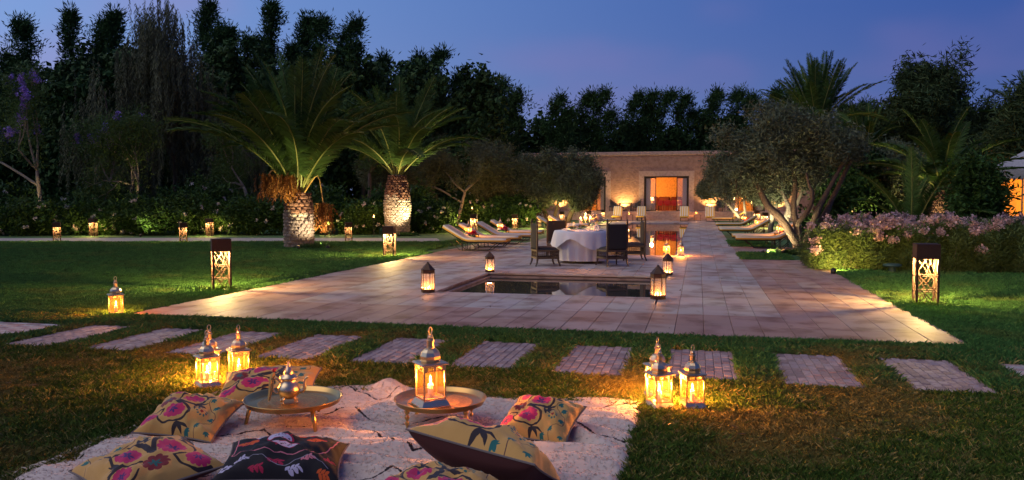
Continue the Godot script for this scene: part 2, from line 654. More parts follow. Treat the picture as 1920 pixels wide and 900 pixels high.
func setting() -> void:
	# lawns: sheets round the terrace, the pads' beds lie on top
	var s := S()
	pane_rects(s, [[-400, TX0, -28.1, 60], [TX1, 400, -21.45, 60], [TX0, TX1, TZ0, 60], [-400, IX0, -400, -28.1], [IX1, 400, -400, -21.45], [IX0, IX1, -400, PZ - 2.0]], 0.0)
	structure("ground", s, MT.turf)
	# terrace bed
	s = S()
	var bed := []
	for r in [[TX0, IX0, -28.1, TZ0], [IX1, TX1, -21.45, TZ0]]: bed.append(r)
	var inner := [[IX0, IX1, PZ - 2.0, TZ0]]
	for p in POOLS:
		var nx := []
		for r in inner: nx.append_array(clip_rects(r, p))
		inner = nx
	bed.append_array(inner)
	pane_rects(s, bed, -0.02)
	s.set_smooth_group(-1)
	var terrace := structure("terrace", s, MT.bed)
	# stone slabs
	var slabs := []
	var row := 0
	var z := TZ0
	while z > PZ:
		var z1 := maxf(z - 0.95, PZ)
		var strips := []
		for i in 21: strips.append([IX0 + i * 0.33762, IX0 + (i + 1) * 0.33762, row >= 2])
		if z > -28.0:
			for i in 4: strips.append([TX0 + i * 0.38, TX0 + (i + 1) * 0.38, false])
		if z1 > -22.1:
			for i in 5: strips.append([IX1 + i * 0.352, IX1 + (i + 1) * 0.352, false])
		for k in strips:
			var rects := [[k[0], k[1], z1, z]]
			for p in POOLS:
				var nx := []
				for r in rects: nx.append_array(clip_rects(r, p))
				rects = nx
			for r in rects: slabs.append([r, k[2]])
		row += 1
		z = z1
	for i in 7:
		for j in 3: slabs.append([[IX1 + i * 0.33, IX1 + (i + 1) * 0.33, -24.2 - (j + 1), -24.2 - j], false])
	var cache := {}
	var stains := FastNoiseLite.new()
	stains.seed = 12
	stains.frequency = 0.32
	var xf := []
	var cols := []
	var unit := S()
	bx(unit, Vector3.ZERO, V(1, 1, 1))
	var unit_mesh := meshof(unit)
	for i in slabs.size():
		var r: Array = slabs[i][0]
		var w: float = r[1] - r[0] - 0.0045
		var l: float = r[3] - r[2] - 0.0045
		var at := V((r[0] + r[1]) * 0.5, -0.008 + rf(-0.0015, 0.0015), (r[2] + r[3]) * 0.5)
		var tone := (0.26 if slabs[i][1] else 0.78) + 0.45 * stains.get_noise_2d(at.x * 0.6, at.z) + rf(-0.07, 0.07)
		var v := clampi(int(tone * 3.99), 0, 3) * 6 + rng.randi() % 6
		if i < 300:
			var key := "%d_%d" % [roundi(w * 200), roundi(l * 200)]
			if not cache.has(key):
				var q := S()
				bx(q, Vector3.ZERO, V(w, 0.04, l), Basis.IDENTITY, 0.004)
				cache[key] = meshof(q)
			var o := obj("stone_slab", cache[key], MT.slab[v], terrace)
			o.position = at
		else:
			xf.append(Transform3D(Basis.from_scale(V(w, 0.04, l)), at))
			cols.append(MT.slab_c[v])
	mm("stone_slabs", unit_mesh, MT.slab_mm, xf, cols, terrace)
	# pools
	for k in 2:
		var p: Array = POOLS[k]
		var cx: float = (p[0] + p[1]) / 2
		var cz: float = (p[2] + p[3]) / 2
		var w: float = p[1] - p[0]
		var l: float = p[3] - p[2]
		var basin := S()
		var t := 0.2
		var off := 0.035
		for e in [[-1, 0], [1, 0]]: bx(basin, V(cx + e[0] * (w / 2 + off + t / 2), -0.345, cz), V(t, 0.6, l + 2 * off + 2 * t))
		for e in [[0, -1], [0, 1]]: bx(basin, V(cx, -0.345, cz + e[1] * (l / 2 + off + t / 2)), V(w + 2 * off, 0.6, t))
		bx(basin, V(cx, -0.70, cz), V(w + 0.5, 0.1, l + 0.5))
		for e in [[-1, 0], [1, 0]]: bx(basin, V(cx + e[0] * (w / 2 - 0.02), -0.315, cz), V(0.11, 0.52, l - 0.13))
		for e in [[0, -1], [0, 1]]: bx(basin, V(cx, -0.315, cz + e[1] * (l / 2 - 0.02)), V(w + 0.07, 0.52, 0.11))
		structure("pool_basin", basin, MT.basin)
		var wa := S()
		var lvl := -0.075 if k == 0 else -0.06
		pane_rects(wa, [[p[0] - 0.03, p[1] + 0.03, p[2] - 0.03, p[3] + 0.03]], lvl)
		structure("water", wa, MT.water)
	# brick stepping pads
	var bm := []
	for v in 3:
		var q := S()
		bx(q, Vector3.ZERO, V(0.0705, 0.05, 0.128 - v * 0.002), Basis.IDENTITY, 0.005)
		bm.append(meshof(q))
	for i in 10:
		s = S()
		bx(s, V(pad_x(i), -0.005, -7.66), V(0.70, 0.03, 1.46))
		var pad := structure("brick_path", s, MT.sand)
		for a in 9:
			var sh := 0.07 if a % 2 else 0.0
			for b in 11:
				var bz := -7.0 - sh - b * 0.1415
				if bz < -8.32: continue
				var o := obj("brick", bm[rng.randi() % 3], MT.brick[rng.randi() % 5], pad)
				o.position = V(pad_x(i) - 0.30 + a * 0.075, -0.008 + rf(-0.003, 0.003), bz - 0.035)
				o.rotation = V(rf(-0.015, 0.015), rf(-0.02, 0.02), rf(-0.015, 0.015))
	for side in 2:
		s = S()
		var x0 := -11.2 if side == 0 else 2.74
		var x1 := -7.5 if side == 0 else 4.6
		bx(s, V((x0 + x1) / 2, -0.012, -7.88), V(x1 - x0, 0.03, 0.96))
		var pad := structure("brick_pavement", s, MT.bed)
		var q := S()
		bx(q, Vector3.ZERO, V(0.194, 0.05, 0.094), Basis.IDENTITY, 0.004)
		var big := meshof(q)
		var nx := int((x1 - x0) / 0.2)
		for a in nx:
			for b in 9:
				var x := x1 - 0.1 - a * 0.2 if side == 0 else x0 + 0.1 + a * 0.2
				if absf(x) > 1.13 * 8.2 + 1.0: continue
				var o := obj("brick", big, MT.brick_pale if (a + b) % 2 else MT.brick[rng.randi() % 5], pad)
				o.position = V(x, -0.008 + rf(-0.002, 0.002), -7.46 - b * 0.1)
				o.rotation.y = rf(-0.02, 0.02)
	# pale path along the lawn on the left
	s = S()
	var pp := [V(-34.0, 0.008, -20.3), V(-27.47, 0.008, -23.34), V(-19.3, 0.008, -25.6), V(-11.09, 0.008, -27.15), V(-9.0, 0.008, -27.6)]
	for i in 4:
		var dz := V(-3.0, 0, -2.6) if i == 0 else V(-1.2, 0, -2.9)
		var dz2 := V(-1.2, 0, -2.9)
		fan(s, [pp[i], pp[i + 1], pp[i + 1] + dz2, pp[i] + dz], Vector3.UP)
	structure("path", s, MT.pathstone)

func grass() -> void:
	var tufts := []
	for v in 3:
		var r := RandomNumberGenerator.new()
		r.seed = 300 + v
		var s := S()
		for i in 18:
			var a := r.randf_range(0, TAU)
			var q := V(cos(a), 0, sin(a)) * r.randf_range(0.0, 0.045)
			var h := r.randf_range(0.018, 0.042)
			var ln := V(r.randfn(), 0, r.randfn()) * 0.014
			var b := r.randf_range(0, TAU)
			var side := V(cos(b), 0, sin(b)) * r.randf_range(0.0018, 0.003)
			var m := q + ln * 0.4 + Vector3.UP * h * 0.6
			s.add_vertex(q - side); s.add_vertex(q + side); s.add_vertex(m + side * 0.8)
			s.add_vertex(q - side); s.add_vertex(m + side * 0.8); s.add_vertex(m + ln * 0.9 + Vector3.UP * h * 0.4)
		tufts.append(meshof(s))
	var dry := FastNoiseLite.new()
	dry.seed = 4
	dry.frequency = 0.55
	dry.fractal_octaves = 4
	var xf := [[], [], []]
	var cols := [[], [], []]
	# zones: z from, z to, tufts per square metre, scale
	for zn in [[-2.9, -6.9, 1900, 1.0], [-6.9, -9.2, 1700, 1.15], [-9.2, -13.5, 650, 1.0], [-13.5, -31.0, 170, 1.5]]:
		var z0: float = zn[0]
		var z1: float = zn[1]
		var zi := z0
		while zi > z1:
			var lx := 1.06 * zi - 1.6
			var rx := -0.36 * zi + 1.6
			var n := int((rx - lx) * 0.5 * zn[2])
			for i in n:
				var x := rf(lx, rx)
				var z := zi - rf(0, 0.5)
				if on_pad(x, z, -0.01) or paved(x, z, -0.02 + rng.randfn() * 0.02): continue
				if x > -3.6 and x < -0.4 and z > -5.95 and z < -3.3: continue
				if z < -21.5 and x < -9.0 and z < -23.34 - (x + 27.47) * 0.235: continue
				if x > 2.4 and z < -18.4: continue
				if z < -22 and x > -8.0 and x < 1.0: continue
				var d := dry.get_noise_2d(x, z)
				var edge := 1.0
				if z < -6.8 and z > -9.2: edge = 1.12
				var sc: float = zn[3] * edge * rf(0.75, 1.3)
				var dd := smoothstep(-0.22, 0.32, d + 0.10 * clampf(6.6 + z, -1.0, 1.0) + rng.randfn() * 0.16) if z > -9.0 else smoothstep(0.1, 0.7, d) * 0.4
				var k := rf(0.5, 1.35)
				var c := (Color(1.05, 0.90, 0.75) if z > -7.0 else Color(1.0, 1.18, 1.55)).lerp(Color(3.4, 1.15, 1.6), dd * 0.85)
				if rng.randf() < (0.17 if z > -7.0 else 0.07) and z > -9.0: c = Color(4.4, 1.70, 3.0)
				var v := rng.randi() % 3
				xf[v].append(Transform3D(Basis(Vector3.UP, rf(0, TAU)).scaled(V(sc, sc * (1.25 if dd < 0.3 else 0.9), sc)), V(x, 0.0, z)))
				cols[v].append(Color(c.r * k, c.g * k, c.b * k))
			zi -= 0.5
	for v in 3:
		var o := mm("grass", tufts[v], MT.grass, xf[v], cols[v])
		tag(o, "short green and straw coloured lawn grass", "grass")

# ------------------------------------------------------------------ lamps
func square_lantern(label: String, at: Vector3, turn: float, sc: float, e: float, group := "silver and amber glass lanterns") -> Node3D:
	var t := thing("candle_lantern", label, "lantern", at, turn, group)
	var h := 0.066
	var s := S()   # flared foot
	lathe(s, [Vector2(0, 0), Vector2(0.128, 0), Vector2(0.128, 0.008), Vector2(0.098, 0.045), Vector2(0, 0.045)], 4, Vector3.ZERO, PI / 4)
	obj("foot", s, MT.silver, t)
	for sx in [-1, 1]:
		for sz in [-1, 1]:
			s = S()
			bx(s, V(sx * h, 0.145, sz * h), V(0.009, 0.205, 0.009))
			obj("corner_post", s, MT.silver, t)
	for k in 4:
		var b := Basis(Vector3.UP, k * PI / 2)
		s = S()
		bx(s, b * V(0, 0.132, h), V(0.124, 0.166, 0.002), b)
		obj("glass_pane", s, MT.amber, t)
		s = S()
		bx(s, b * V(0, 0.218, h), V(0.124, 0.006, 0.007), b)
		bx(s, b * V(0, 0.246, h), V(0.124, 0.008, 0.007), b)
		for j in 3: bx(s, b * V(-0.0555 + j * 0.0555, 0.232, h), V(0.020 if j != 1 else 0.016, 0.022, 0.006), b)
		bx(s, b * V(0, 0.051, h), V(0.124, 0.008, 0.007), b)
		obj("window_band", s, MT.silver, t)
	s = S()
	lathe(s, [Vector2(0, 0.250), Vector2(0.116, 0.250), Vector2(0.121, 0.257), Vector2(0.112, 0.264), Vector2(0.058, 0.268)], 4, Vector3.ZERO, PI / 4)
	obj("eave", s, MT.silver, t)
	s = S()
	lathe(s, [Vector2(0.055, 0.266), Vector2(0.063, 0.282), Vector2(0.064, 0.300), Vector2(0.056, 0.322), Vector2(0.040, 0.338), Vector2(0.026, 0.345), Vector2(0.026, 0.350)], 8)
	obj("dome", s, MT.silver, t)
	s = S()
	lathe(s, [Vector2(0.023, 0.346), Vector2(0.021, 0.352), Vector2(0.021, 0.385), Vector2(0.027, 0.388), Vector2(0.027, 0.393), Vector2(0.012, 0.400), Vector2(0.016, 0.412), Vector2(0.008, 0.424), Vector2(0, 0.426)], 10)
	for sx in [-1, 1]: bar(s, V(sx * 0.022, 0.388, 0), V(sx * 0.010, 0.428, 0), 0.003)
	obj("neck", s, MT.silver, t)
	s = S()
	ring(s, V(0, 0.448, 0), 0.022, 0.0035, Basis(Vector3.UP, 0.7))
	obj("carrying_ring", s, MT.silver, t)
	s = S(false)
	lathe(s, [Vector2(0, 0.045), Vector2(0.017, 0.045), Vector2(0.017, 0.128), Vector2(0, 0.132)], 10)
	obj("candle", s, MT.candle, t)
	s = S(false)
	lathe(s, [Vector2(0, 0.134), Vector2(0.006, 0.142), Vector2(0.0075, 0.152), Vector2(0.005, 0.168), Vector2(0.0, 0.184)], 8)
	obj("flame", s, MT.flame, t)
	t.scale = Vector3.ONE * sc
	omni(V(0, 0.155, 0), e, t, Color(0, 0, 0), 0.012)
	return t

func hex_lantern(label: String, at: Vector3, turn: float, sc: float, e: float) -> Node3D:
	var t := thing("glass_lantern", label, "lantern", at, turn, "bronze lanterns at the corners of the basin")
	var s := S()
	lathe(s, [Vector2(0, 0.0), Vector2(0.118, 0), Vector2(0.118, 0.012), Vector2(0.112, 0.014), Vector2(0.112, 0.022)], 6)
	lathe(s, [Vector2(0.112, 0.046), Vector2(0.117, 0.050), Vector2(0.112, 0.056), Vector2(0.106, 0.050), Vector2(0.106, 0.018)], 6)
	for k in 12:
		var b := Basis(Vector3.UP, k * PI / 6)
		bx(s, b * V(0.112 if k % 2 == 0 else 0.100, 0.034, 0), V(0.006, 0.026, 0.026), b)
	obj("pierced_foot", s, MT.bronze, t)
	for k in 6:
		var a := k * PI / 3
		s = S()
		bx(s, V(cos(a) * 0.112, 0.19, sin(a) * 0.112), V(0.009, 0.28, 0.009), Basis(Vector3.UP, -a))
		obj("corner_post", s, MT.bronze, t)
		s = S()
		var am := a + PI / 6
		bx(s, V(cos(am) * 0.096, 0.19, sin(am) * 0.096), V(0.002, 0.268, 0.104), Basis(Vector3.UP, -am))
		obj("glass_pane", s, MT.clear, t)
	s = S()
	lathe(s, [Vector2(0.106, 0.318), Vector2(0.118, 0.318), Vector2(0.120, 0.326), Vector2(0.116, 0.332), Vector2(0.116, 0.375), Vector2(0.124, 0.382)], 6)
	obj("upper_band", s, MT.bronze, t)
	s = S()
	lathe(s, [Vector2(0.126, 0.382), Vector2(0.098, 0.405), Vector2(0.060, 0.448), Vector2(0.028, 0.482), Vector2(0.018, 0.488), Vector2(0.022, 0.496), Vector2(0.010, 0.508), Vector2(0, 0.510)], 6)
	obj("roof", s, MT.bronze, t)
	for k in 3:
		var a := k * TAU / 3 + 0.4
		s = S(false)
		lathe(s, [Vector2(0, 0.01), Vector2(0.018, 0.01), Vector2(0.018, 0.055), Vector2(0, 0.055)], 8, V(cos(a) * 0.045, 0, sin(a) * 0.045))
		obj("candle", s, MT.candle, t)
		s = S(false)
		lathe(s, [Vector2(0, 0.056), Vector2(0.007, 0.064), Vector2(0.004, 0.078), Vector2(0.0, 0.088)], 6, V(cos(a) * 0.045, 0, sin(a) * 0.045))
		obj("flame", s, MT.flame, t)
		omni(V(cos(a) * 0.045, 0.07, sin(a) * 0.045), e / 3.0, t, Color(0, 0, 0), 0.012)
	t.scale = Vector3.ONE * sc
	return t

func bollard() -> Node3D:
	var t := thing("bollard_lamp", "", "bollard lamp", Vector3.ZERO, 0.0, "rusted steel bollard lamps")
	var w := 0.15
	var s := S()
	bx(s, V(0, 0.785, 0), V(0.312, 0.215, 0.312), Basis.IDENTITY, 0.004)
	obj("cap", s, MT.corten, t)
	for sx in [-1, 1]:
		for sz in [-1, 1]:
			s = S()
			bx(s, V(sx * (w - 0.012), 0.34, sz * (w - 0.012)), V(0.03, 0.68, 0.03), Basis.IDENTITY, 0.002)
			obj("corner_post", s, MT.corten, t)
	for k in 4:
		var b := Basis(Vector3.UP, k * PI / 2)
		s = S()
		var r := RandomNumberGenerator.new()
		r.seed = 900 + k * 7
		var hx := 0.124
		for y in [0.03, 0.21, 0.43]: bar(s, b * V(-hx, y, w - 0.008), b * V(hx, y, w - 0.008), 0.0055)
		for q in [[-1, 0.05, 0.2, 0.3], [-0.6, 0.0, 1, 0.42], [1, 0.05, -1, 0.38], [0.3, 0.0, -0.5, 0.33], [-1, 0.3, 0.6, 0.64], [1, 0.28, -0.7, 0.66], [-0.2, 0.33, 1, 0.7], [-1, 0.55, 0.05, 1], [1, 0.6, -0.35, 1], [-0.7, 0.62, 0.75, 1], [0.4, 0.6, 0.95, 1], [-1, 0.78, -0.45, 1], [0.1, 0.32, -0.95, 0.66], [0.85, 0.33, 0.1, 0.0], [-0.25, 0.66, -0.8, 1]]:
			var fl := -1.0 if k % 2 else 1.0
			var a := V(q[0] * hx * fl, q[1] * 0.67, w - 0.006 + r.randf_range(-0.001, 0.001))
			var e := V(q[2] * hx * fl + r.randf_range(-0.01, 0.01), q[3] * 0.67, a.z)
			bx(s, b * ((a + e) / 2), V(0.0085, a.distance_to(e), 0.004), b * Basis(V(0, 0, 1), atan2(-(e.x - a.x), e.y - a.y)))
		obj("lattice_panel", s, MT.corten, t)
	s = S()
	bx(s, V(0, 0.674, 0), V(0.10, 0.008, 0.10))
	obj("lamp_plate", s, MT.led, t)
	omni(V(0, 0.615, 0), 10.0, t, Color(1.0, 0.66, 0.22), 0.03)
	return t

func bollards() -> void:
	var proto := bollard()
	var spots := [
		[-7.94, -12.16, 0.66, 1.0, "rusted steel bollard lamp among tufts at the left lawn edge of the terrace"],
		[3.28, -12.85, -0.06, 1.02, "rusted steel bollard lamp on the right lawn before the pink flowered hedge"],
		[-8.0, -19.95, 0.15, 0.95, "rusted steel bollard lamp standing before the brightly lit palm trunk"],
		[-22.58, -24.4, 0.7, 0.82, "leftmost bollard lamp at the near edge of the garden path"],
		[-17.9, -25.12, 0.72, 0.82, "bollard lamp by the garden path behind the large bollard"],
		[-12.4, -27.0, 0.5, 0.82, "bollard lamp at the path right of the date palm trunk"],
		[-25.0, -29.0, 0.2, 0.85, "bollard lamp under the shrubs, leftmost on the far side of the path"],
		[-20.2, -30.12, 0.25, 0.85, "bollard lamp under the shrubs beyond the path, left of the date palm"],
		[-15.77, -32.2, 0.3, 0.85, "bollard lamp behind the hanging orange date bunch"],
		[-10.0, -35.2, 0.1, 1.0, "bollard lamp on the lawn behind the nearest left sun loungers"],
		[-8.6, -37.5, 0.2, 0.95, "bollard lamp on the lawn between the left sun loungers and the olive tree"],
		[-8.35, -42.2, 0.2, 0.9, "bollard lamp just left of the olive tree trunk"],
		[-8.0, -47.6, 0.1, 0.95, "bollard lamp right under the left olive tree crown"],
		[-6.7, -50.0, 0.1, 0.95, "bollard lamp beyond the dining table candles, right of the olive trunk"],
		[-6.5, -56.0, 0.1, 0.95, "bollard lamp in front of the left building window"],
		[3.6, -53.0, 0.2, 0.95, "bollard lamp among the far right sun loungers by the olives"],
		[3.55, -46.0, 0.2, 0.95, "bollard lamp beside the lit pale olive trunk on the right"],
	]
	for i in spots.size():
		var q: Array = spots[i]
		var o: Node3D = proto if i == 0 else dup(proto, q[4], Vector3.ZERO)
		o.set_meta("label", q[4])
		o.position = V(q[0], 0, q[1])
		o.rotation.y = q[2]
		o.scale = Vector3.ONE * q[3]
		if i >= 3 and i <= 8: (o.get_node("lamp_light") as OmniLight3D).light_energy = 3.2

func lanterns() -> void:
	square_lantern("silver amber lantern nearest the camera of the left three on the grass", V(-3.95, 0.01, -5.82), 0.95, 1.0, 1.35)
	square_lantern("silver amber lantern half hidden behind another at the left of the rug", V(-4.10, 0.01, -6.08), 0.75, 1.0, 0.83)
	square_lantern("silver amber lantern on the grass behind the far left cushion", V(-3.85, 0.01, -6.13), 0.85, 1.0, 1.35)
	square_lantern("large silver amber lantern standing on the right brass tray", V(-1.735, 0.183, -5.04), 0.72, 1.12, 0.95)
	square_lantern("silver amber lantern on the grass at the right corner of the rug", V(-0.27, 0.01, -6.0), 0.62, 1.0, 1.35)
	square_lantern("silver amber lantern half hidden behind the one at the rug corner", V(-0.30, 0.01, -6.30), 0.55, 1.0, 0.83)
	square_lantern("rightmost silver amber lantern on the grass by the rug", V(-0.03, 0.01, -6.06), 0.35, 1.0, 1.12)
	square_lantern("silver amber lantern alone at the left front corner of the terrace", V(-7.54, 0.01, -9.12), 0.85, 1.12, 1.50)
	square_lantern("silver amber lantern at the near end of the long pool, left one", V(-0.86, 0.015, -22.85), 0.4, 0.95, 1.31)
	square_lantern("silver amber lantern at the near right corner of the long pool", V(-0.46, 0.015, -22.35), 0.1, 1.05, 1.88)
	hex_lantern("six sided glass lantern at the near left corner of the small basin", V(-4.38, 0.014, -12.62), 0.1, 1.0, 0.52)
	hex_lantern("six sided glass lantern at the far left corner of the small basin", V(-4.33, 0.014, -16.49), 0.2, 0.86, 0.48)
	hex_lantern("six sided glass lantern at the near right corner of the small basin", V(-0.60, 0.014, -12.60), 0.0, 1.04, 0.32)
	hex_lantern("six sided glass lantern at the far right corner of the small basin", V(-0.60, 0.014, -16.62), 0.3, 0.9, 0.40)

# ------------------------------------------------------------------ loungers
func striped(n: int) -> ImageTexture:
	var im := Image.create(64, 8, false, Image.FORMAT_RGB8)
	for x in 64:
		var f := fmod(x / 64.0 * n, 1.0)
		var c := Color(0.62, 0.58, 0.52) if f < 0.56 else Color(0.58, 0.33, 0.045)
		for y in 8: im.set_pixel(x, y, c.linear_to_srgb())
	return ImageTexture.create_from_image(im)

func mattress_mesh(prof: Array, w: float, th: float) -> ArrayMesh:
	# profile: points of the underside along x; the section is a rounded slab
	var sec := []
	for k in 20:
		var a := TAU * k / 20.0
		var x := cos(a)
		var y := sin(a)
		sec.append(Vector2(signf(x) * pow(absf(x), 0.25) * w / 2, signf(y) * pow(absf(y), 0.45) * th / 2))
	var s := S(false)
	var n := prof.size()
	for i in n - 1:
		for k in 20:
			var q := []
			var uv := []
			for e in [[i, k], [i, k + 1], [i + 1, k + 1], [i + 1, k]]:
				var j: int = e[0]
				var p: Vector3 = prof[j]
				var d: Vector3 = (prof[mini(j + 1, n - 1)] - prof[maxi(j - 1, 0)]).normalized()
				var up := V(-d.y, d.x, 0)
				var c: Vector2 = sec[e[1] % 20]
				var sh := 0.93 if j == 0 or j == n - 1 else 1.0
				q.append(p + up * (th / 2 + c.y * sh) + V(0, 0, c.x * sh))
				uv.append(Vector2(c.x / w + 0.5 + c.y * 0.6, p.x))
			for tr in [[0, 1, 2], [0, 2, 3]]:
				for m in tr:
					s.set_uv(uv[m])
					s.add_vertex(q[m])
	for j in [0, n - 1]:
		var ringp := []
		var p: Vector3 = prof[j]
		var d: Vector3 = (prof[mini(j + 1, n - 1)] - prof[maxi(j - 1, 0)]).normalized()
		var up := V(-d.y, d.x, 0)
		for k in 20: ringp.append(p + up * (th / 2 + sec[k].y * 0.93) + V(0, 0, sec[k].x * 0.93))
		s.set_uv(Vector2(0.2, 0.2))
		fan(s, ringp, d * (-1.0 if j == 0 else 1.0))
	return meshof(s)

func lounger(called: String, back: float) -> Node3D:
	# foot end at -x, head end at +x, centre of the seat at the origin
	var t := thing(called, "", "sun lounger", Vector3.ZERO, 0.0, "striped sun loungers round the pool")
	var prof := []
	for i in 9: prof.append(V(-1.0 + i * 0.145, 0.275, 0))
	var a := 0.0
	var p := V(0.16, 0.275, 0)
	for i in 9:
		a = minf(a + back / 3.2, back)
		p += V(cos(a), sin(a), 0) * 0.105
		prof.append(p)
	var mt := obj("mattress", mattress_mesh(prof, 0.64, 0.115), MT.stripe, t)
	for zz in [-0.27, 0.27]:
		var s := S()
		var rail := []
		for q in prof: rail.append(q + V(0, -0.02, zz))
		tube(s, rail, [0.013], 5)
		obj("frame_rail", s, MT.iron, t)
		s = S()
		tube(s, curve_pts([V(-0.72, 0.26, zz), V(-0.45, 0.03, zz), V(-0.36, 0.014, zz), V(0.36, 0.014, zz), V(0.45, 0.03, zz), V(0.75, 0.30, zz)], 5), [0.012], 5)
		for x in [0.12, 0.36]: bar(s, V(x, 0.014, zz), V(x, 0.27, zz), 0.011, 5)
		obj("sled_leg", s, MT.iron, t)
	var s2 := S()
	for x in [-0.9, -0.3, 0.14]: bar(s2, V(x, 0.258, -0.27), V(x, 0.258, 0.27), 0.011, 5)
	for x in [-0.36, 0.36]: bar(s2, V(x, 0.014, -0.27), V(x, 0.014, 0.27), 0.009, 5)
	obj("cross_bars", s2, MT.iron, t)
	return t

func side_table(label: String, at: Vector3) -> Node3D:
	var t := thing("side_table", label, "side table", at, 0.0, "small iron tables between sun loungers")
	var s := S()
	bx(s, V(0, 0.44, 0), V(0.46, 0.022, 0.46), Basis.IDENTITY, 0.004)
	obj("table_top", s, MT.iron, t)
	for x in [-1, 1]:
		for z in [-1, 1]:
			s = S()
			bx(s, V(x * 0.21, 0.215, z * 0.21), V(0.022, 0.43, 0.022))
			obj("leg", s, MT.iron, t)
	return t

func posy(label: String, at: Vector3) -> void:
	var t := thing("flower_bowl", label, "bowl", at, 0.0, "red flower bowls on the side tables")
	var s := S(false)
	lathe(s, [Vector2(0, 0), Vector2(0.035, 0.0), Vector2(0.062, 0.04), Vector2(0.058, 0.04), Vector2(0.03, 0.008), Vector2(0, 0.008)], 12)
	obj("bowl", s, MT.china, t)
	var pts := []
	for i in 14: pts.append(V(0, 0.055, 0) + ga() * V(0.022, 0.012, 0.022))
	leafage("petals", pts, MT.flower_head, MT.red_petal, 0.8, 1.2, t)

func loungers() -> void:
	MT.stripe = M(1, 1, 1, 0.85)
	MT.stripe.albedo_texture = striped(4)
	MT.red_petal = leafmat(0.62, 0.02, 0.05, 0.2)
	var a := lounger("sun_lounger", 0.52)
	var left := [
		[-6.55, -23.35, "nearest striped sun lounger on the left side of the terrace"], [-6.6, -25.15, "second striped sun lounger from the front on the left, beyond its lantern table"],
		[-6.5, -27.0, "third striped sun lounger from the front on the left"], [-6.7, -29.6, "fourth striped sun lounger from the front on the left, by the lit bollard"],
		[-12.0, -50.6, "farthest left sun lounger on the lawn before the low wall, front one"], [-11.6, -52.2, "farthest left sun lounger on the lawn before the low wall, rear one"],
		[-6.35, -36.8, "striped sun lounger behind the dining table, with its head before the olive"], [-6.15, -38.7, "rear striped sun lounger behind the dining table, by the left olive"],
		[-5.7, -47.5, "striped sun lounger left of the pool beyond the dining candles"]]
	for i in left.size():
		var o: Node3D = a if i == 0 else dup(a, left[i][2], Vector3.ZERO)
		o.set_meta("label", left[i][2])
		o.position = V(left[i][0], 0.012, left[i][1])
		o.rotation.y = PI + rf(-0.03, 0.03)
	var right := [
		[2.17, -26.6, "nearest striped sun lounger on the right, beside the large olive trunk"], [2.13, -28.3, "striped sun lounger just behind the nearest one on the right"],
		[1.85, -34.0, "striped sun lounger, front one of the second right pair"], [1.85, -35.7, "striped sun lounger, rear one of the second right pair"],
		[1.85, -41.5, "striped sun lounger third along the right side of the pool"], [1.85, -53.5, "striped sun lounger farthest on the right, before the small olive"]]
	for q in right: dup(a, q[2], V(q[0], 0.012, q[1]), rf(-0.03, 0.03))
	var b := lounger("poolside_lounger", 1.05)
	var far := [[-5.75, "upright striped lounger facing the pool end, leftmost of four"], [-4.03, "upright striped lounger facing the pool end, left of the door steps"], [-0.98, "upright striped lounger facing the pool end, right of the door steps"], [0.80, "upright striped lounger facing the pool end, rightmost of four"]]
	for i in 4:
		var o: Node3D = b if i == 0 else dup(b, far[i][1], Vector3.ZERO)
		o.set_meta("label", far[i][1])
		o.position = V(far[i][0], 0.012, -58.3)
		o.rotation.y = PI / 2
	var tabs := [[-7.0, -24.25, "between the two nearest left sun loungers", 1], [-6.95, -28.2, "between the third and fourth left sun loungers", 1], [-6.9, -37.75, "between the left loungers behind the dining table", 0],
		[2.65, -27.45, "between the two nearest right sun loungers", 1], [2.45, -34.85, "between the second right pair of loungers", 1], [2.35, -42.9, "beside the third right sun lounger", 1], [2.3, -52.0, "beside the farthest right sun lounger", 0],
		[-4.88, -58.9, "between the two left loungers at the pool end", 0], [-0.08, -59.2, "between the two right loungers at the pool end", 0], [-11.2, -51.4, "between the two far left loungers on the lawn", 0]]
	for q in tabs:
		var at := V(q[0], 0.012, q[1])
		side_table("small black iron table " + q[2], at)
		square_lantern("small lantern on the iron table " + q[2], at + V(-0.06, 0.451, 0.02), rf(0, 1.5), 0.98 if q[3] else 0.75, 1.0, "lanterns on the side tables")
		if q[3]: posy("little bowl of red flowers on the table " + q[2], at + V(0.13, 0.451, 0.08))

# ------------------------------------------------------------------ dining set
func cloth_skirt(r_top: float, y_top: float, drop: Callable, flare: float, pleats: int, amp: float, rows: int, seg := 96) -> SurfaceTool:
	var s := S(false)
	var pt := func(k: int, j: int) -> Vector3:
		var a := TAU * k / seg
		var f := float(j) / rows
		var d: float = drop.call(a)
		var w := amp * f * (sin(a * pleats) + 0.5 * sin(a * (pleats * 2 + 1) + 1.3) + 0.3 * sin(a * 3 + 0.5))
		var r := r_top + flare * f + w + 0.012 * minf(f * 6, 1.0)
		return V(cos(a) * r, y_top - d * f - (0.0 if j else 0.0), sin(a) * r)
	for j in rows:
		for k in seg:
			var o := V(cos(TAU * (k + 0.5) / seg), 0, sin(TAU * (k + 0.5) / seg))
			fan(s, [pt.call(k, j), pt.call(k + 1, j), pt.call(k + 1, j + 1), pt.call(k, j + 1)], o)
	for k in seg: fan(s, [V(0, y_top, 0), pt.call(k, 0), pt.call(k + 1, 0)], Vector3.UP)
	return s

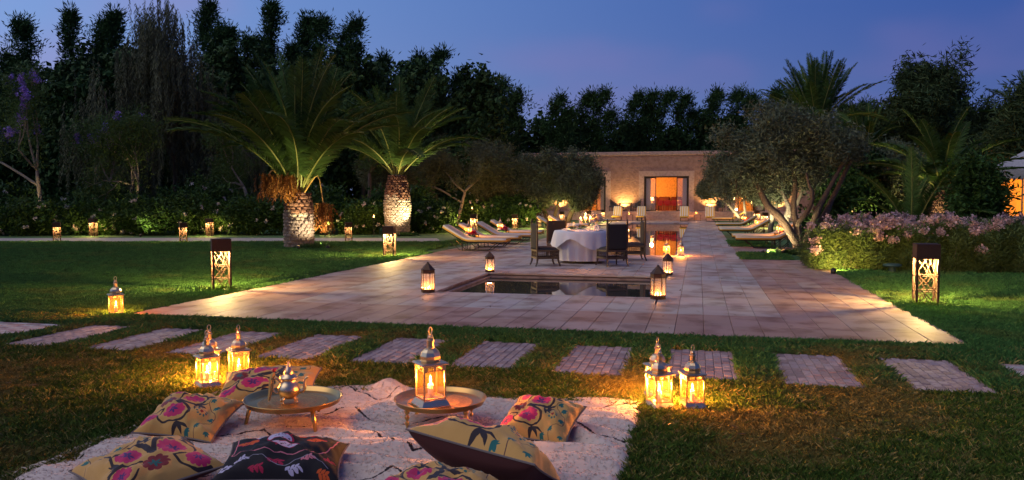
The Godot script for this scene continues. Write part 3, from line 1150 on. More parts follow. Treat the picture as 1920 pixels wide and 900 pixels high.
func dining_chair() -> Node3D:
	# faces +x
	var t := thing("dining_chair", "", "chair", Vector3.ZERO, 0.0, "dark carved dining chairs round the table")
	var w := 0.25
	var s: SurfaceTool
	for x in [-1, 1]:
		for z in [-1, 1]:
			s = S()
			var b := V(x * w, 0.17, z * w)
			tube(s, curve_pts([b, b + V(x * 0.01, -0.08, z * 0.004), b + V(x * 0.045, -0.17, z * 0.02)], 5), [0.026, 0.025, 0.022, 0.02, 0.019, 0.02], 4)
			obj("leg", s, MT.wood, t)
	s = S()
	for y in [0.19, 0.36]:
		for k in [-1, 1]:
			bx(s, V(k * w, y, 0), V(0.045, 0.05, 0.545), Basis.IDENTITY, 0.006)
			bx(s, V(0, y, k * w), V(0.455, 0.05, 0.045), Basis.IDENTITY, 0.006)
	obj("seat_frame", s, MT.wood, t)
	s = S()
	for k in 9:
		var q := -0.20 + k * 0.05
		for sg in [-1, 1]:
			for ax in 2:
				var at := V(q, 0.275, sg * w) if ax == 0 else V(sg * w, 0.275, q)
				lathe(s, [Vector2(0.006, -0.06), Vector2(0.009, -0.03), Vector2(0.005, -0.012), Vector2(0.011, 0.0), Vector2(0.005, 0.012), Vector2(0.009, 0.03), Vector2(0.006, 0.06)], 5, at)
	for sg in [-1, 1]:
		bx(s, V(0, 0.275, sg * w), V(0.46, 0.008, 0.010))
		bx(s, V(sg * w, 0.275, 0), V(0.010, 0.008, 0.46))
		for k in [-1, 1]: bx(s, V(sg * w, 0.275, k * w), V(0.035, 0.12, 0.035))
	obj("spindle_gallery", s, MT.wood, t)
	s = S(false)
	var cush := S(false)
	for i in 12:
		for j in 12:
			var q := []
			for e in [[i, j], [i + 1, j], [i + 1, j + 1], [i, j + 1]]:
				var u: float = e[0] / 6.0 - 1.0
				var v: float = e[1] / 6.0 - 1.0
				q.append(V(u * 0.25, 0.385 + 0.075 * pow(maxf(0, (1 - u * u) * (1 - v * v)), 0.35), v * 0.26))
			fan(cush, q, Vector3.UP)
	obj("seat_cushion", cush, MT.cushion_dark, t)
	for z in [-1, 1]:
		s = S()
		bx(s, V(-w - 0.01, 0.70, z * 0.255), V(0.042, 0.66, 0.042), Basis.IDENTITY, 0.006)
		lathe(s, [Vector2(0.012, 1.03), Vector2(0.024, 1.045), Vector2(0.026, 1.058), Vector2(0.014, 1.072), Vector2(0.016, 1.08), Vector2(0.0, 1.10)], 8, V(-w - 0.01, 0, z * 0.255))
		obj("back_post", s, MT.wood, t)
	s = S()
	bx(s, V(-w - 0.005, 0.69, 0), V(0.06, 0.58, 0.47), Basis.IDENTITY, 0.018)
	obj("back_panel", s, MT.cushion_dark, t)
	return t

func dining() -> void:
	var c := V(-2.78, 0.014, -19.6)
	var t := thing("dining_table", "round dining table hidden under its white cloths", "table", c)
	var s := S()
	lathe(s, [Vector2(0, 0.74), Vector2(0.68, 0.74), Vector2(0.68, 0.77), Vector2(0, 0.77)], 32)
	obj("table_top", s, MT.wood, t)
	for k in 4:
		var a := k * PI / 2 + 0.35
		s = S()
		bx(s, V(cos(a) * 0.40, 0.37, sin(a) * 0.40), V(0.05, 0.74, 0.05), Basis(Vector3.UP, -a), 0.005)
		obj("leg", s, MT.wood, t)
	s = cloth_skirt(0.685, 0.775, func(_a): return 0.715, -0.10, 17, 0.022, 14)
	var cl := obj("table_skirt", s, MT.linen)
	cl.position = c
	tag(cl, "white pleated floor length under cloth of the dining table", "tablecloth")
	s = cloth_skirt(0.69, 0.782, func(a): return 0.18 + 0.26 * pow(absf(sin(2.0 * (a - 0.25))), 1.6), 0.06, 11, 0.018, 10)
	cl = obj("tablecloth", s, MT.linen)
	cl.position = c
	tag(cl, "white square over cloth hanging in arcs from the dining table", "tablecloth")
	var ch := dining_chair()
	var places := [[-3.50, -18.45, 0.45, "dark carved dining chair left of the table, seen from its side"], [-1.96, -18.72, 2.15, "dark carved dining chair right of the table, back panel to the camera"], [-1.62, -20.6, 3.40, "dark carved dining chair at the right rear of the table"], [-3.62, -21.0, -1.2, "dark carved dining chair behind the table, only its back showing"]]
	for i in 4:
		var o: Node3D = ch if i == 0 else dup(ch, places[i][3], Vector3.ZERO)
		o.set_meta("label", places[i][3])
		o.position = V(places[i][0], 0.014, places[i][1])
		o.rotation.y = places[i][2]
	var ty := 0.798
	for i in 4:
		var a := i * PI / 2 + 0.5
		var at := c + V(cos(a) * 0.5, ty - 0.012, sin(a) * 0.5)
		var p := thing("dinner_plate", "white dinner plate with folded napkin, number %d place clockwise from the right rear" % (i + 1), "plate", at, -a, "plates on the dining table")
		tag(p, ["white plate and napkin at the right rear place", "white plate and napkin at the left rear place", "white plate and napkin at the left front place", "white plate and napkin at the right front place"][(i + 3) % 4])
		s = S(false)
		lathe(s, [Vector2(0, 0.0), Vector2(0.08, 0.0), Vector2(0.135, 0.016), Vector2(0.13, 0.018), Vector2(0.08, 0.006), Vector2(0, 0.006)], 24)
		obj("plate", s, MT.china, p)
		s = S()
		bx(s, V(0, 0.02, 0), V(0.09, 0.02, 0.16), Basis(V(0, 0, 1), 0.04), 0.006)
		obj("napkin", s, MT.linen, p)
		for j in 2:
			var ga2 := a + (0.32 if j else -0.30)
			var g := thing("wine_glass" if j else "water_glass", ["clear tumbler", "clear stemmed glass"][j] + " beside the " + ["right rear", "left rear", "left front", "right front"][(i + 3) % 4] + " plate", "glass", c + V(cos(ga2) * 0.40, ty - 0.012, sin(ga2) * 0.40), 0, "glasses on the dining table")
			s = S(false)
			if j: lathe(s, [Vector2(0.03, 0), Vector2(0.005, 0.006), Vector2(0.004, 0.08), Vector2(0.03, 0.11), Vector2(0.038, 0.15), Vector2(0.033, 0.19)], 14)
			else: lathe(s, [Vector2(0, 0.003), Vector2(0.03, 0.003), Vector2(0.036, 0.11)], 14)
			obj("glass_bowl", s, MT.glassware, g)
	var k := 0
	for q in [[-0.03, 0.14, 0.17, "lowest left pillar candle in a stemmed holder on the dining table"], [0.07, -0.02, 0.27, "tallest pillar candle in the middle of the dining table"], [0.21, 0.12, 0.20, "right pillar candle in a stemmed holder beside the white vase"]]:
		var p := thing("candle_holder", q[3], "candle holder", c + V(q[0], ty - 0.012, q[1]), 0, "candles on the dining table")
		s = S(false)
		lathe(s, [Vector2(0, 0), Vector2(0.045, 0.0), Vector2(0.04, 0.008), Vector2(0.008, 0.02), Vector2(0.008, q[2] - 0.03), Vector2(0.05, q[2]), Vector2(0, q[2])], 14)
		obj("holder", s, MT.glassware, p)
		s = S(false)
		lathe(s, [Vector2(0, q[2]), Vector2(0.036, q[2]), Vector2(0.036, q[2] + 0.10), Vector2(0.028, q[2] + 0.108), Vector2(0, q[2] + 0.10)], 14)
		obj("candle", s, MT.candle, p)
		s = S(false)
		lathe(s, [Vector2(0, q[2] + 0.11), Vector2(0.010, q[2] + 0.122), Vector2(0.009, q[2] + 0.142), Vector2(0.0, q[2] + 0.168)], 8)
		obj("flame", s, MT.flame, p)
		omni(V(0, q[2] + 0.135, 0), 0.9, p, Color(0, 0, 0), 0.015)
		k += 1
	var v := thing("flower_vase", "white ring vase of white blossoms on the dining table", "vase", c + V(0.36, ty - 0.012, 0.1))
	s = S(false)
	var rp := []
	for i in 17:
		var a := TAU * i / 16.0
		rp.append(V(cos(a) * 0.052, 0.075 + sin(a) * 0.06, 0))
	tube(s, rp, [0.026], 10, false)
	lathe(s, [Vector2(0.02, 0.13), Vector2(0.014, 0.17), Vector2(0.018, 0.19), Vector2(0.012, 0.19)], 12)
	obj("vase", s, MT.china, v)
	s = S()
	var pts := []
	for i in 9:
		var e := V(rf(-0.13, 0.14), 0.30 + rf(-0.06, 0.10), rf(-0.1, 0.1))
		tube(s, [V(0, 0.17, 0), V(e.x * 0.4, 0.25, e.z * 0.4), e], [0.003], 4)
		for j in 5: pts.append(e + ga() * 0.016)
	obj("stems", s, MT.frond_stem, v)
	leafage("blossoms", pts, MT.flower_head, MT.white_flower, 0.7, 1.1, v)

# ------------------------------------------------------------------ the pavilion at the far end
const WZ := -62.4

func wicker_chair(label: String, at: Vector3, turn: float) -> void:
	var t := thing("wicker_armchair", label, "armchair", at, turn, "dark wicker armchairs on the platform")
	var s := S()
	bx(s, V(0, 0.36, 0), V(0.56, 0.14, 0.54), Basis.IDENTITY, 0.03)
	obj("seat", s, MT.wicker, t)
	s = S(false)
	for i in 12:
		for j in 4:
			var q := []
			for e in [[i, j], [i + 1, j], [i + 1, j + 1], [i, j + 1]]:
				var a = PI * (0.0 + e[0] / 12.0)
				var hh := 0.62 + 0.30 * pow(sin(a), 2.0)
				var f: float = e[1] / 4.0
				q.append(V(cos(a) * (0.30 + 0.05 * f), lerpf(0.40, hh, f), -sin(a) * (0.30 + 0.08 * f) + 0.06))
			fan(s, q, V(0, 0, 1))
	obj("backrest", s, MT.wicker, t)
	for x in [-1, 1]:
		for z in [-1, 1]:
			s = S()
			bar(s, V(x * 0.24, 0, z * 0.23), V(x * 0.25, 0.32, z * 0.23), 0.022, 5)
			obj("leg", s, MT.wicker, t)

func pavilion() -> void:
	var t := thing("pavilion", "low rammed earth pavilion with lit glass doors beyond the pool", "building", V(0, 0, 0))
	var y0 := 0.66
	var yt := 5.22
	var opens := [[-9.66, -7.05], [-4.10, -0.74], [2.21, 4.82]]
	var s := S()
	bx(s, V(-2.4, 0.33, (PZ - 70.0) / 2), V(27.0, 0.66, -PZ + -0.0 + 70.0 - 2 * 60.4 + 60.4 - 0.0) if false else V(27.0, 0.66, 9.6))
	obj("platform", s, MT.plaster_smooth, t)
	for k in 2:
		s = S()
		bx(s, V(-2.42, 0.11 + 0.22 * k, PZ + 0.63 - 0.30 * k - 0.15 + 0.17), V(4.2, 0.22, 0.34), Basis.IDENTITY, 0.012)
		obj("step", s, MT.plaster_smooth, t)
	var xs := [-13.58]
	for o in opens: xs.append_array(o)
	xs.append(8.74)
	for i in range(0, 8, 2):
		s = S()
		bx(s, V((xs[i] + xs[i + 1]) / 2, (y0 + 3.34) / 2, WZ - 0.25), V(xs[i + 1] - xs[i], 3.34 - y0, 0.5))
		obj("wall", s, MT.plaster, t)
	s = S()
	bx(s, V(-2.42, (3.34 + 4.86) / 2, WZ - 0.25), V(22.32, 1.52, 0.5))
	obj("wall", s, MT.plaster, t)
	s = S()
	bx(s, V(-2.42, 4.90, WZ - 0.25), V(22.32, 0.10, 0.40))
	bx(s, V(-2.42, 5.09, WZ - 0.22), V(22.6, 0.28, 0.60), Basis.IDENTITY, 0.02)
	obj("cornice", s, MT.plaster_smooth, t)
	s = S()
	bx(s, V(-2.42, 3.75, WZ - 3.2), V(22.3, 0.2, 5.4))
	obj("ceiling", s, MT.room, t)
	s = S()
	bx(s, V(-2.42, 2.2, WZ - 6.0), V(22.3, 3.2, 0.2))
	obj("back_wall", s, MT.room, t)
	for x in [-13.4, 8.55]:
		s = S()
		bx(s, V(x, 2.2, WZ - 3.2), V(0.3, 3.2, 5.5))
		obj("side_wall", s, MT.plaster, t)
	for o in opens:
		var cx: float = (o[0] + o[1]) / 2
		var w: float = o[1] - o[0]
		s = S()
		for sg in [-1, 1]: bx(s, V(cx + sg * (w / 2 + 0.2), (y0 + 3.74) / 2, WZ + 0.015), V(0.40, 3.74 - y0, 0.05))
		bx(s, V(cx, 3.54, WZ + 0.015), V(w, 0.40, 0.05))
		obj("surround", s, MT.plaster_smooth, t)
		var d := thing("glass_door", "black framed glass " + ("sliding doors open in the middle, orange room behind" if w > 3 else ("doors left of the wicker chairs, behind the olive" if cx < 0 else "doors on the right behind the small olives")), "door", V(cx, y0, WZ - 0.12))
		s = S()
		for sg in [-1, 1]: bx(s, V(sg * (w / 2 - 0.04), 1.34, 0), V(0.08, 2.68, 0.10))
		bx(s, V(0, 2.63, 0), V(w - 0.16, 0.09, 0.10))
		obj("frame", s, MT.frame, d)
		for sg in [-1, 1]:
			var lw := w * 0.245
			var lx: float = sg * (w / 2 - 0.09 - lw / 2)
			var leaf := S()
			for q in [-1, 1]: bx(leaf, V(lx + q * (lw / 2 - 0.03), 1.30, -0.02), V(0.06, 2.56, 0.05))
			bx(leaf, V(lx, 0.05, -0.02), V(lw - 0.12, 0.07, 0.05))
			bx(leaf, V(lx, 2.55, -0.02), V(lw - 0.12, 0.06, 0.05))
			var lf := obj("door_leaf", leaf, MT.frame, d)
			leaf = S()
			bx(leaf, V(lx, 1.30, -0.02), V(lw - 0.12, 2.44, 0.006))
			obj("pane", leaf, MT.clear, lf)
			# curtain drawn to the side
			var cu := thing("curtain", "pale curtain drawn to the " + ("left" if sg < 0 else "right") + " inside the " + ("middle" if w > 3 else ("left" if cx < 0 else "right")) + " glass doors", "curtain", V(cx + sg * (w / 2 - 0.22), y0, WZ - 0.55))
			leaf = S(false)
			for i in 24:
				var q := []
				for e in [[i, 0], [i + 1, 0], [i + 1, 1], [i, 1]]:
					q.append(V((e[0] / 24.0 - 0.5) * 0.52, 2.62 * e[1], 0.05 * sin(e[0] * 1.55)))
				fan(leaf, q, V(0, 0, 1))
			obj("curtain_cloth", leaf, MT.curtain, cu)
	# lit lamps in the rooms
	for q in [[-3.72, 7.5, "glowing table lamp inside the left pane of the middle doors"], [-9.4, 4.0, "glowing table lamp in the room behind the left doors"], [4.4, 5.0, "glowing table lamp in the room behind the right doors"]]:
		var l := thing("table_lamp", q[2], "table lamp", V(q[0], y0, WZ - 3.6), 0, "table lamps in the pavilion")
		s = S()
		bx(s, V(0, 0.30, 0), V(0.5, 0.6, 0.45), Basis.IDENTITY, 0.02)
		obj("stand", s, MT.wood, l)
		s = S(false)
		lathe(s, [Vector2(0.09, 0.6), Vector2(0.10, 0.66), Vector2(0.03, 0.72), Vector2(0.02, 0.84)], 12)
		obj("lamp_foot", s, MT.brass, l)
		s = S(false)
		lathe(s, [Vector2(0.20, 0.82), Vector2(0.14, 1.10)], 18)
		obj("lamp_shade", s, glow(1.0, 0.62, 0.24, 3.0), l)
		omni(V(0, 1.35, 0.1), q[1], l, Color(1.0, 0.50, 0.14), 0.15)
	# dining room seen through the doors
	var tb := thing("red_table", "long table under a bright red cloth inside the pavilion", "table", V(-2.1, y0, WZ - 2.6))
	s = S()
	bx(s, V(0, 0.60, 0), V(2.2, 0.36, 0.85), Basis.IDENTITY, 0.02)
	obj("red_cloth", s, MT.red, tb)
	for x in [-1, 1]:
		for z in [-1, 1]:
			s = S()
			bx(s, V(x * 1.0, 0.21, z * 0.35), V(0.06, 0.42, 0.06))
			obj("leg", s, MT.wood, tb)
	var names := ["leftmost", "second", "third", "rightmost"]
	for i in 4:
		var c := thing("red_chair", names[i] + " red backed wooden chair at the red table", "chair", V(-2.95 + i * 0.56, y0, WZ - 1.75), 0, "red backed chairs in the pavilion")
		s = S()
		bx(s, V(0, 0.70, 0.2), V(0.42, 0.30, 0.05), Basis.IDENTITY, 0.02)
		bx(s, V(0, 0.45, 0), V(0.42, 0.06, 0.40), Basis.IDENTITY, 0.02)
		obj("padding", s, MT.red, c)
		for x in [-1, 1]:
			for z in [-1, 1]:
				s = S()
				bx(s, V(x * 0.20, 0.43 if z > 0 else 0.21, z * 0.19), V(0.035, 0.86 if z > 0 else 0.42, 0.035))
				obj("leg", s, M(0.45, 0.22, 0.08, 0.5), c)
	var so := thing("sofa", "long dark red sofa with cushions against the orange wall", "sofa", V(-2.3, y0, WZ - 5.3))
	s = S()
	bx(s, V(0, 0.22, 0), V(4.0, 0.44, 0.9), Basis.IDENTITY, 0.04)
	obj("seat", s, M(0.10, 0.015, 0.01, 0.8), so)
	for i in 4:
		s = S()
		bx(s, V(-1.5 + i * 1.0, 0.78, -0.25), V(0.94, 0.70, 0.24), Basis(V(1, 0, 0), -0.12), 0.08)
		obj("back_cushion", s, M(0.11, 0.014, 0.01, 0.8), so)
	# platform furniture
	wicker_chair("dark wicker armchair left of the lit table on the platform", V(-6.33, y0, -61.5), PI / 2 - 0.4)
	wicker_chair("dark wicker armchair right of the lit table on the platform", V(-4.55, y0, -61.5), -PI / 2 + 0.4)
	wicker_chair("dark wicker armchair on the platform right of the doors", V(1.60, y0, -61.5), 0.3)
	for q in [[-5.45, "grey blue side table before the glowing wall left of the doors"], [0.95, "grey blue side table before the glowing wall right of the doors"]]:
		var d := thing("platform_table", q[1], "table", V(q[0], y0, -61.6), 0, "grey tables on the platform")
		s = S()
		bx(s, V(0, 0.62, 0), V(0.92, 0.07, 0.5), Basis.IDENTITY, 0.01)
		obj("table_top", s, MT.wicker, d)
		for x in [-1, 1]:
			for z in [-1, 1]:
				s = S()
				bx(s, V(x * 0.42, 0.29, z * 0.2), V(0.07, 0.58, 0.07))
				obj("leg", s, MT.wicker, d)
	for q in [[-5.6, "ground uplight washing the wall left of the doors"], [0.85, "ground uplight washing the wall right of the doors"], [-10.6, "ground uplight washing the wall behind the left olive"], [5.8, "ground uplight washing the wall behind the right olives"]]:
		uplight(q[1], V(q[0], y0, WZ + 0.42), V(q[0], 3.4, WZ + 0.02), 15.0, 64.0, Color(1.0, 0.62, 0.18))

func uplight(label: String, at: Vector3, to: Vector3, e: float, ang := 40.0, c := Color(1.0, 0.76, 0.36)) -> void:
	var t := thing("uplight", label, "uplight", at, 0.0, "ground uplights")
	var d := (to - at).normalized()
	var s := S(false)
	lathe(s, [Vector2(0, 0.0), Vector2(0.05, 0.0), Vector2(0.05, 0.012), Vector2(0, 0.012)], 10)
	obj("ground_plate", s, MT.iron, t)
	s = S(false)
	tube(s, [V(0, 0.04, 0), V(0, 0.04, 0) + d * 0.10], [0.05, 0.055], 10, true)
	obj("housing", s, MT.iron, t)
	s = S(false)
	tube(s, [V(0, 0.04, 0) + d * 0.101, V(0, 0.04, 0) + d * 0.106], [0.045], 10, true)
	obj("lamp_lens", s, MT.led, t)
	var l := spot(V(0, 0.04, 0) + d * 0.13, V(0, 0.04, 0) + d * 1.0, e, t, ang, c, 0.045)
	l.position = V(0, 0.04, 0) + d * 0.13

func torch(label: String, at: Vector3, h: float) -> void:
	var t := thing("garden_torch", label, "torch", at, 0, "small garden torches")
	var s := S()
	bar(s, V(0, 0, 0), V(0, h, 0), 0.012, 6)
	obj("stake", s, MT.iron, t)
	s = S(false)
	lathe(s, [Vector2(0.012, h), Vector2(0.05, h + 0.03), Vector2(0.055, h + 0.08), Vector2(0, h + 0.075)], 10)
	obj("bowl", s, MT.iron, t)
	s = S(false)
	lathe(s, [Vector2(0, h + 0.078), Vector2(0.03, h + 0.10), Vector2(0.026, h + 0.14), Vector2(0, h + 0.20)], 8)
	obj("flame", s, glow(1.0, 0.5, 0.14, 10.0), t)
	omni(V(0, h + 0.13, 0), 1.5, t, Color(1.0, 0.5, 0.16), 0.02)

func tent() -> void:
	var t := thing("garden_tent", "canvas garden tent glowing orange at the right edge", "tent", V(11.0, 0, -34.3), -0.30)
	var w := 4.4
	var ey := 2.45
	var s := S()
	var c := V(w / 2, 4.15, -w / 2)
	var cor := [V(-0.15, ey + 0.25, 0.15), V(w + 0.15, ey + 0.25, 0.15), V(w + 0.15, ey + 0.25, -w - 0.15), V(-0.15, ey + 0.25, -w - 0.15)]
	for k in 4: fan(s, [cor[k], cor[(k + 1) % 4], c], Vector3.UP)
	obj("roof", s, MT.canvas_roof, t)
	s = S()
	for k in 4:
		var a: Vector3 = cor[k]
		var b: Vector3 = cor[(k + 1) % 4]
		var o := ((a + b) * 0.5 - V(w / 2, ey, -w / 2))
		for i in 24:
			var p := a.lerp(b, i / 24.0)
			var q := a.lerp(b, (i + 1) / 24.0)
			var m := (p + q) * 0.5
			fan(s, [p, q, q - V(0, 0.33, 0), m - V(0, 0.42, 0), p - V(0, 0.33, 0)], o)
	obj("valance", s, MT.canvas_roof, t)
	for k in 4:
		s = S(false)
		var a: Vector3 = [V(0, 0, 0), V(w, 0, 0), V(w, 0, -w), V(0, 0, -w)][k]
		var b: Vector3 = [V(w, 0, 0), V(w, 0, -w), V(0, 0, -w), V(0, 0, 0)][k]
		var o := (a + b) * 0.5 - V(w / 2, 0, -w / 2)
		for i in 48:
			var q := []
			for e in [[i, 0], [i + 1, 0], [i + 1, 1], [i, 1]]:
				q.append(a.lerp(b, e[0] / 48.0) + V(0, e[1] * (ey + 0.2), 0) + o.normalized() * (0.03 * sin(e[0] * 1.1) + 0.02 * sin(e[0] * 2.7)))
			fan(s, q, o)
		obj("canvas_wall", s, MT.canvas, t)
	for p in [V(0, 0, 0.06), V(1.0, 0, 0.09), V(w, 0, 0.06), V(0, 0, -w), V(w, 0, -w)]:
		s = S()
		bar(s, p, p + V(0, ey + 0.2, 0), 0.03, 8)
		obj("pole", s, MT.iron_grey, t)
	s = S()
	tube(s, curve_pts([V(1.35, 0.2, 0.08), V(1.38, 1.1, 0.08), V(1.62, 1.45, 0.08), V(1.86, 1.1, 0.08), V(1.9, 0.2, 0.08)], 12), [0.03], 4)
	for k in 4: bar(s, V(1.62 - 0.10 + k * 0.02, 1.55 + k * 0.09, 0.08), V(1.62 + 0.10 - k * 0.02, 1.55 + k * 0.09, 0.08), 0.02)
	obj("stitched_arch", s, M(0.30, 0.17, 0.06, 0.9), t)
	var lamp := S(false)
	lathe(lamp, [Vector2(0, 1.7), Vector2(0.12, 1.76), Vector2(0.15, 1.9), Vector2(0.08, 2.05), Vector2(0, 2.06)], 12, V(w / 2, 0, -w / 2))
	obj("hanging_lamp", lamp, glow(1, 0.7, 0.35, 3.0), t)
	omni(V(w / 2, 1.88, -w / 2), 16.0, t, Color(1.0, 0.68, 0.30), 0.12)

# ------------------------------------------------------------------ palms
func frond_mesh(ln: float, e0: float, droop: float, n: int, ll: float, sd: int) -> ArrayMesh:
	var r := RandomNumberGenerator.new()
	r.seed = sd
	var s := S()
	var pts := []
	var p := Vector3.ZERO
	var steps := 14
	var side_bend := r.randf_range(-0.25, 0.25)
	for i in steps + 1:
		pts.append(p)
		var t := float(i) / steps
		var a := deg_to_rad(e0 - droop * pow(t, 1.35))
		p += V(cos(a), sin(a), side_bend * t * 0.5) * ln / steps
	s.set_color(Color(0.20, 0.21, 0.055))
	var rad := []
	for i in steps + 1: rad.append(lerpf(0.035, 0.006, float(i) / steps))
	tube(s, pts, rad, 4)
	for i in n:
		var t := 0.16 + 0.84 * (i + r.randf_range(-0.3, 0.3)) / n
		t = clampf(t, 0.14, 0.995)
		var k := t * steps
		var a := mini(int(k), steps - 1)
		var base: Vector3 = pts[a].lerp(pts[a + 1], k - a)
		var tan: Vector3 = (pts[a + 1] - pts[a]).normalized()
		var nrm := tan.cross(V(0, 0, 1)).normalized() * -1.0
		if nrm.y < 0: nrm = -nrm
		var prof := pow(sin(PI * clampf(0.10 + 0.86 * t, 0, 1)), 0.55)
		for sg in [-1.0, 1.0]:
			var l: float = ll * prof * r.randf_range(0.8, 1.1)
			var fw := lerpf(0.45, 1.05, t)
			var d := (tan * fw + V(0, 0, sg) * 0.85 + nrm * r.randf_range(0.1, 0.42)).normalized()
			var w := tan.cross(d).cross(d).normalized() * (0.012 + 0.006 * prof)
			var m := base + d * l * 0.4
			var e := base + d * l - Vector3.UP * l * r.randf_range(0.05, 0.30)
			var g := r.randf_range(0.7, 1.25)
			s.set_color(Color(0.058 * g, 0.104 * g, 0.024 * g))
			s.add_vertex(base); s.add_vertex(m + w); s.add_vertex(e)
			s.add_vertex(base); s.add_vertex(e); s.add_vertex(m - w)
	return meshof(s)

func scar_mesh() -> ArrayMesh:
	var s := S()
	# a cut leaf base: a wedge that leans up and outwards along +z
	var a := [V(-0.09, -0.05, 0), V(0.09, -0.05, 0), V(0.075, 0.06, 0.01), V(-0.075, 0.06, 0.01)]
	var b := [V(-0.055, 0.02, 0.075), V(0.055, 0.02, 0.075), V(0.05, 0.075, 0.07), V(-0.05, 0.075, 0.07)]
	fan(s, b, V(0, 0.3, 1))
	for k in 4:
		var l := (k + 1) % 4
		var o: Vector3 = (a[k] + a[l]) * 0.5 - V(0, 0.005, 0)
		fan(s, [a[k], a[l], b[l], b[k]], V(o.x, o.y, 0.05))
	return meshof(s)

func palm(called: String, label: String, at: Vector3, h: float, prof: Array, fl: float, sets: Array, dark_from := 0.62, scar := 1.0, group := "") -> Node3D:
	# prof: trunk radii from foot to crown; sets: [count, elevation, droop] of each ring of fronds
	var t := thing(called, label, "palm tree", at, 0, group)
	rng.seed = label.hash()
	var s := S(false)
	var lp := [Vector2(0, 0)]
	for i in prof.size(): lp.append(Vector2(prof[i] * 0.93, h * i / (prof.size() - 1)))
	lp.append(Vector2(0, h + 0.1))
	lathe(s, lp, 20)
	obj("trunk", s, MT.palm_bark, t)
	if not MT.has("scar"): MT.scar = scar_mesh()
	var xl := []
	var xu := []
	var rows := int(h / (0.105 * scar))
	for j in rows:
		var f := (j + 0.5) / rows
		var k := f * (prof.size() - 1)
		var rr: float = lerpf(prof[int(k)], prof[mini(int(k) + 1, prof.size() - 1)], k - int(k))
		var n := int(TAU * rr / (0.165 * scar))
		for i in n:
			var a := TAU * (i + 0.5 * (j % 2)) / n + rf(-0.05, 0.05)
			var sc := scar * rf(0.8, 1.25)
			var b := Basis(Vector3.UP, PI / 2 - a) * Basis(V(1, 0, 0), rf(-0.2, 0.15)) * Basis(V(0, 0, 1), rf(-0.15, 0.15))
			var x := Transform3D(b.scaled(Vector3.ONE * sc), V(cos(a) * rr * 0.92, f * h, sin(a) * rr * 0.92))
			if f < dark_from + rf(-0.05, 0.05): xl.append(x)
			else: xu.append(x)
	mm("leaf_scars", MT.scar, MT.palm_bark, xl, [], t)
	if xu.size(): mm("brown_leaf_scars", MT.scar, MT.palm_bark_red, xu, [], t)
	var v := 0
	for st in sets:
		var ms := []
		for k in 3: ms.append(frond_mesh(fl * [1.0, 0.92, 1.06][k], st[1] + rf(-5, 5), st[2] + rf(-8, 8), 92 if fl > 2.6 else 56, fl * 0.150, 500 + v * 3 + k + int(fl * 10)))
		for i in st[0]:
			var o := obj("frond", ms[i % 3], MT.frond_v, t)
			o.position = V(0, h - 0.05, 0)
			var yaw: float = TAU * (i + 0.37 * v) / st[0] + rf(-0.25, 0.25)
			o.basis = Basis(Vector3.UP, yaw) * Basis(V(1, 0, 0), rf(-0.35, 0.35)) * Basis(V(0, 0, 1), rf(-0.1, 0.1))
			o.position += o.basis * V(prof[-1] * 0.35, 0, 0)
		v += 1
	return t

func date_bunch(t: Node3D, root: Vector3, out: Vector3, tip: Vector3, n: int, rad: float, ln: float) -> void:
	var s := S()
	var p := curve_pts([root, out, tip], 8)
	tube(s, p, [0.022], 5)
	var st := obj("date_stalk", s, MT.date_stalk, t)
	var xf := []
	var cols := []
	for i in n:
		var d := ga() * V(rad, rad * 0.25, rad)
		var b := Basis.from_euler(V(rf(-0.35, 0.35), rf(0, TAU), rf(-0.35, 0.35))).scaled(V(0.55, ln / 1.4 * rf(0.7, 1.2), 0.55))
		xf.append(Transform3D(b, tip + d * 0.5))
		cols.append(tint(0.6, 1.3))
	mm("dates", MT.strand, MT.date, xf, cols, st)

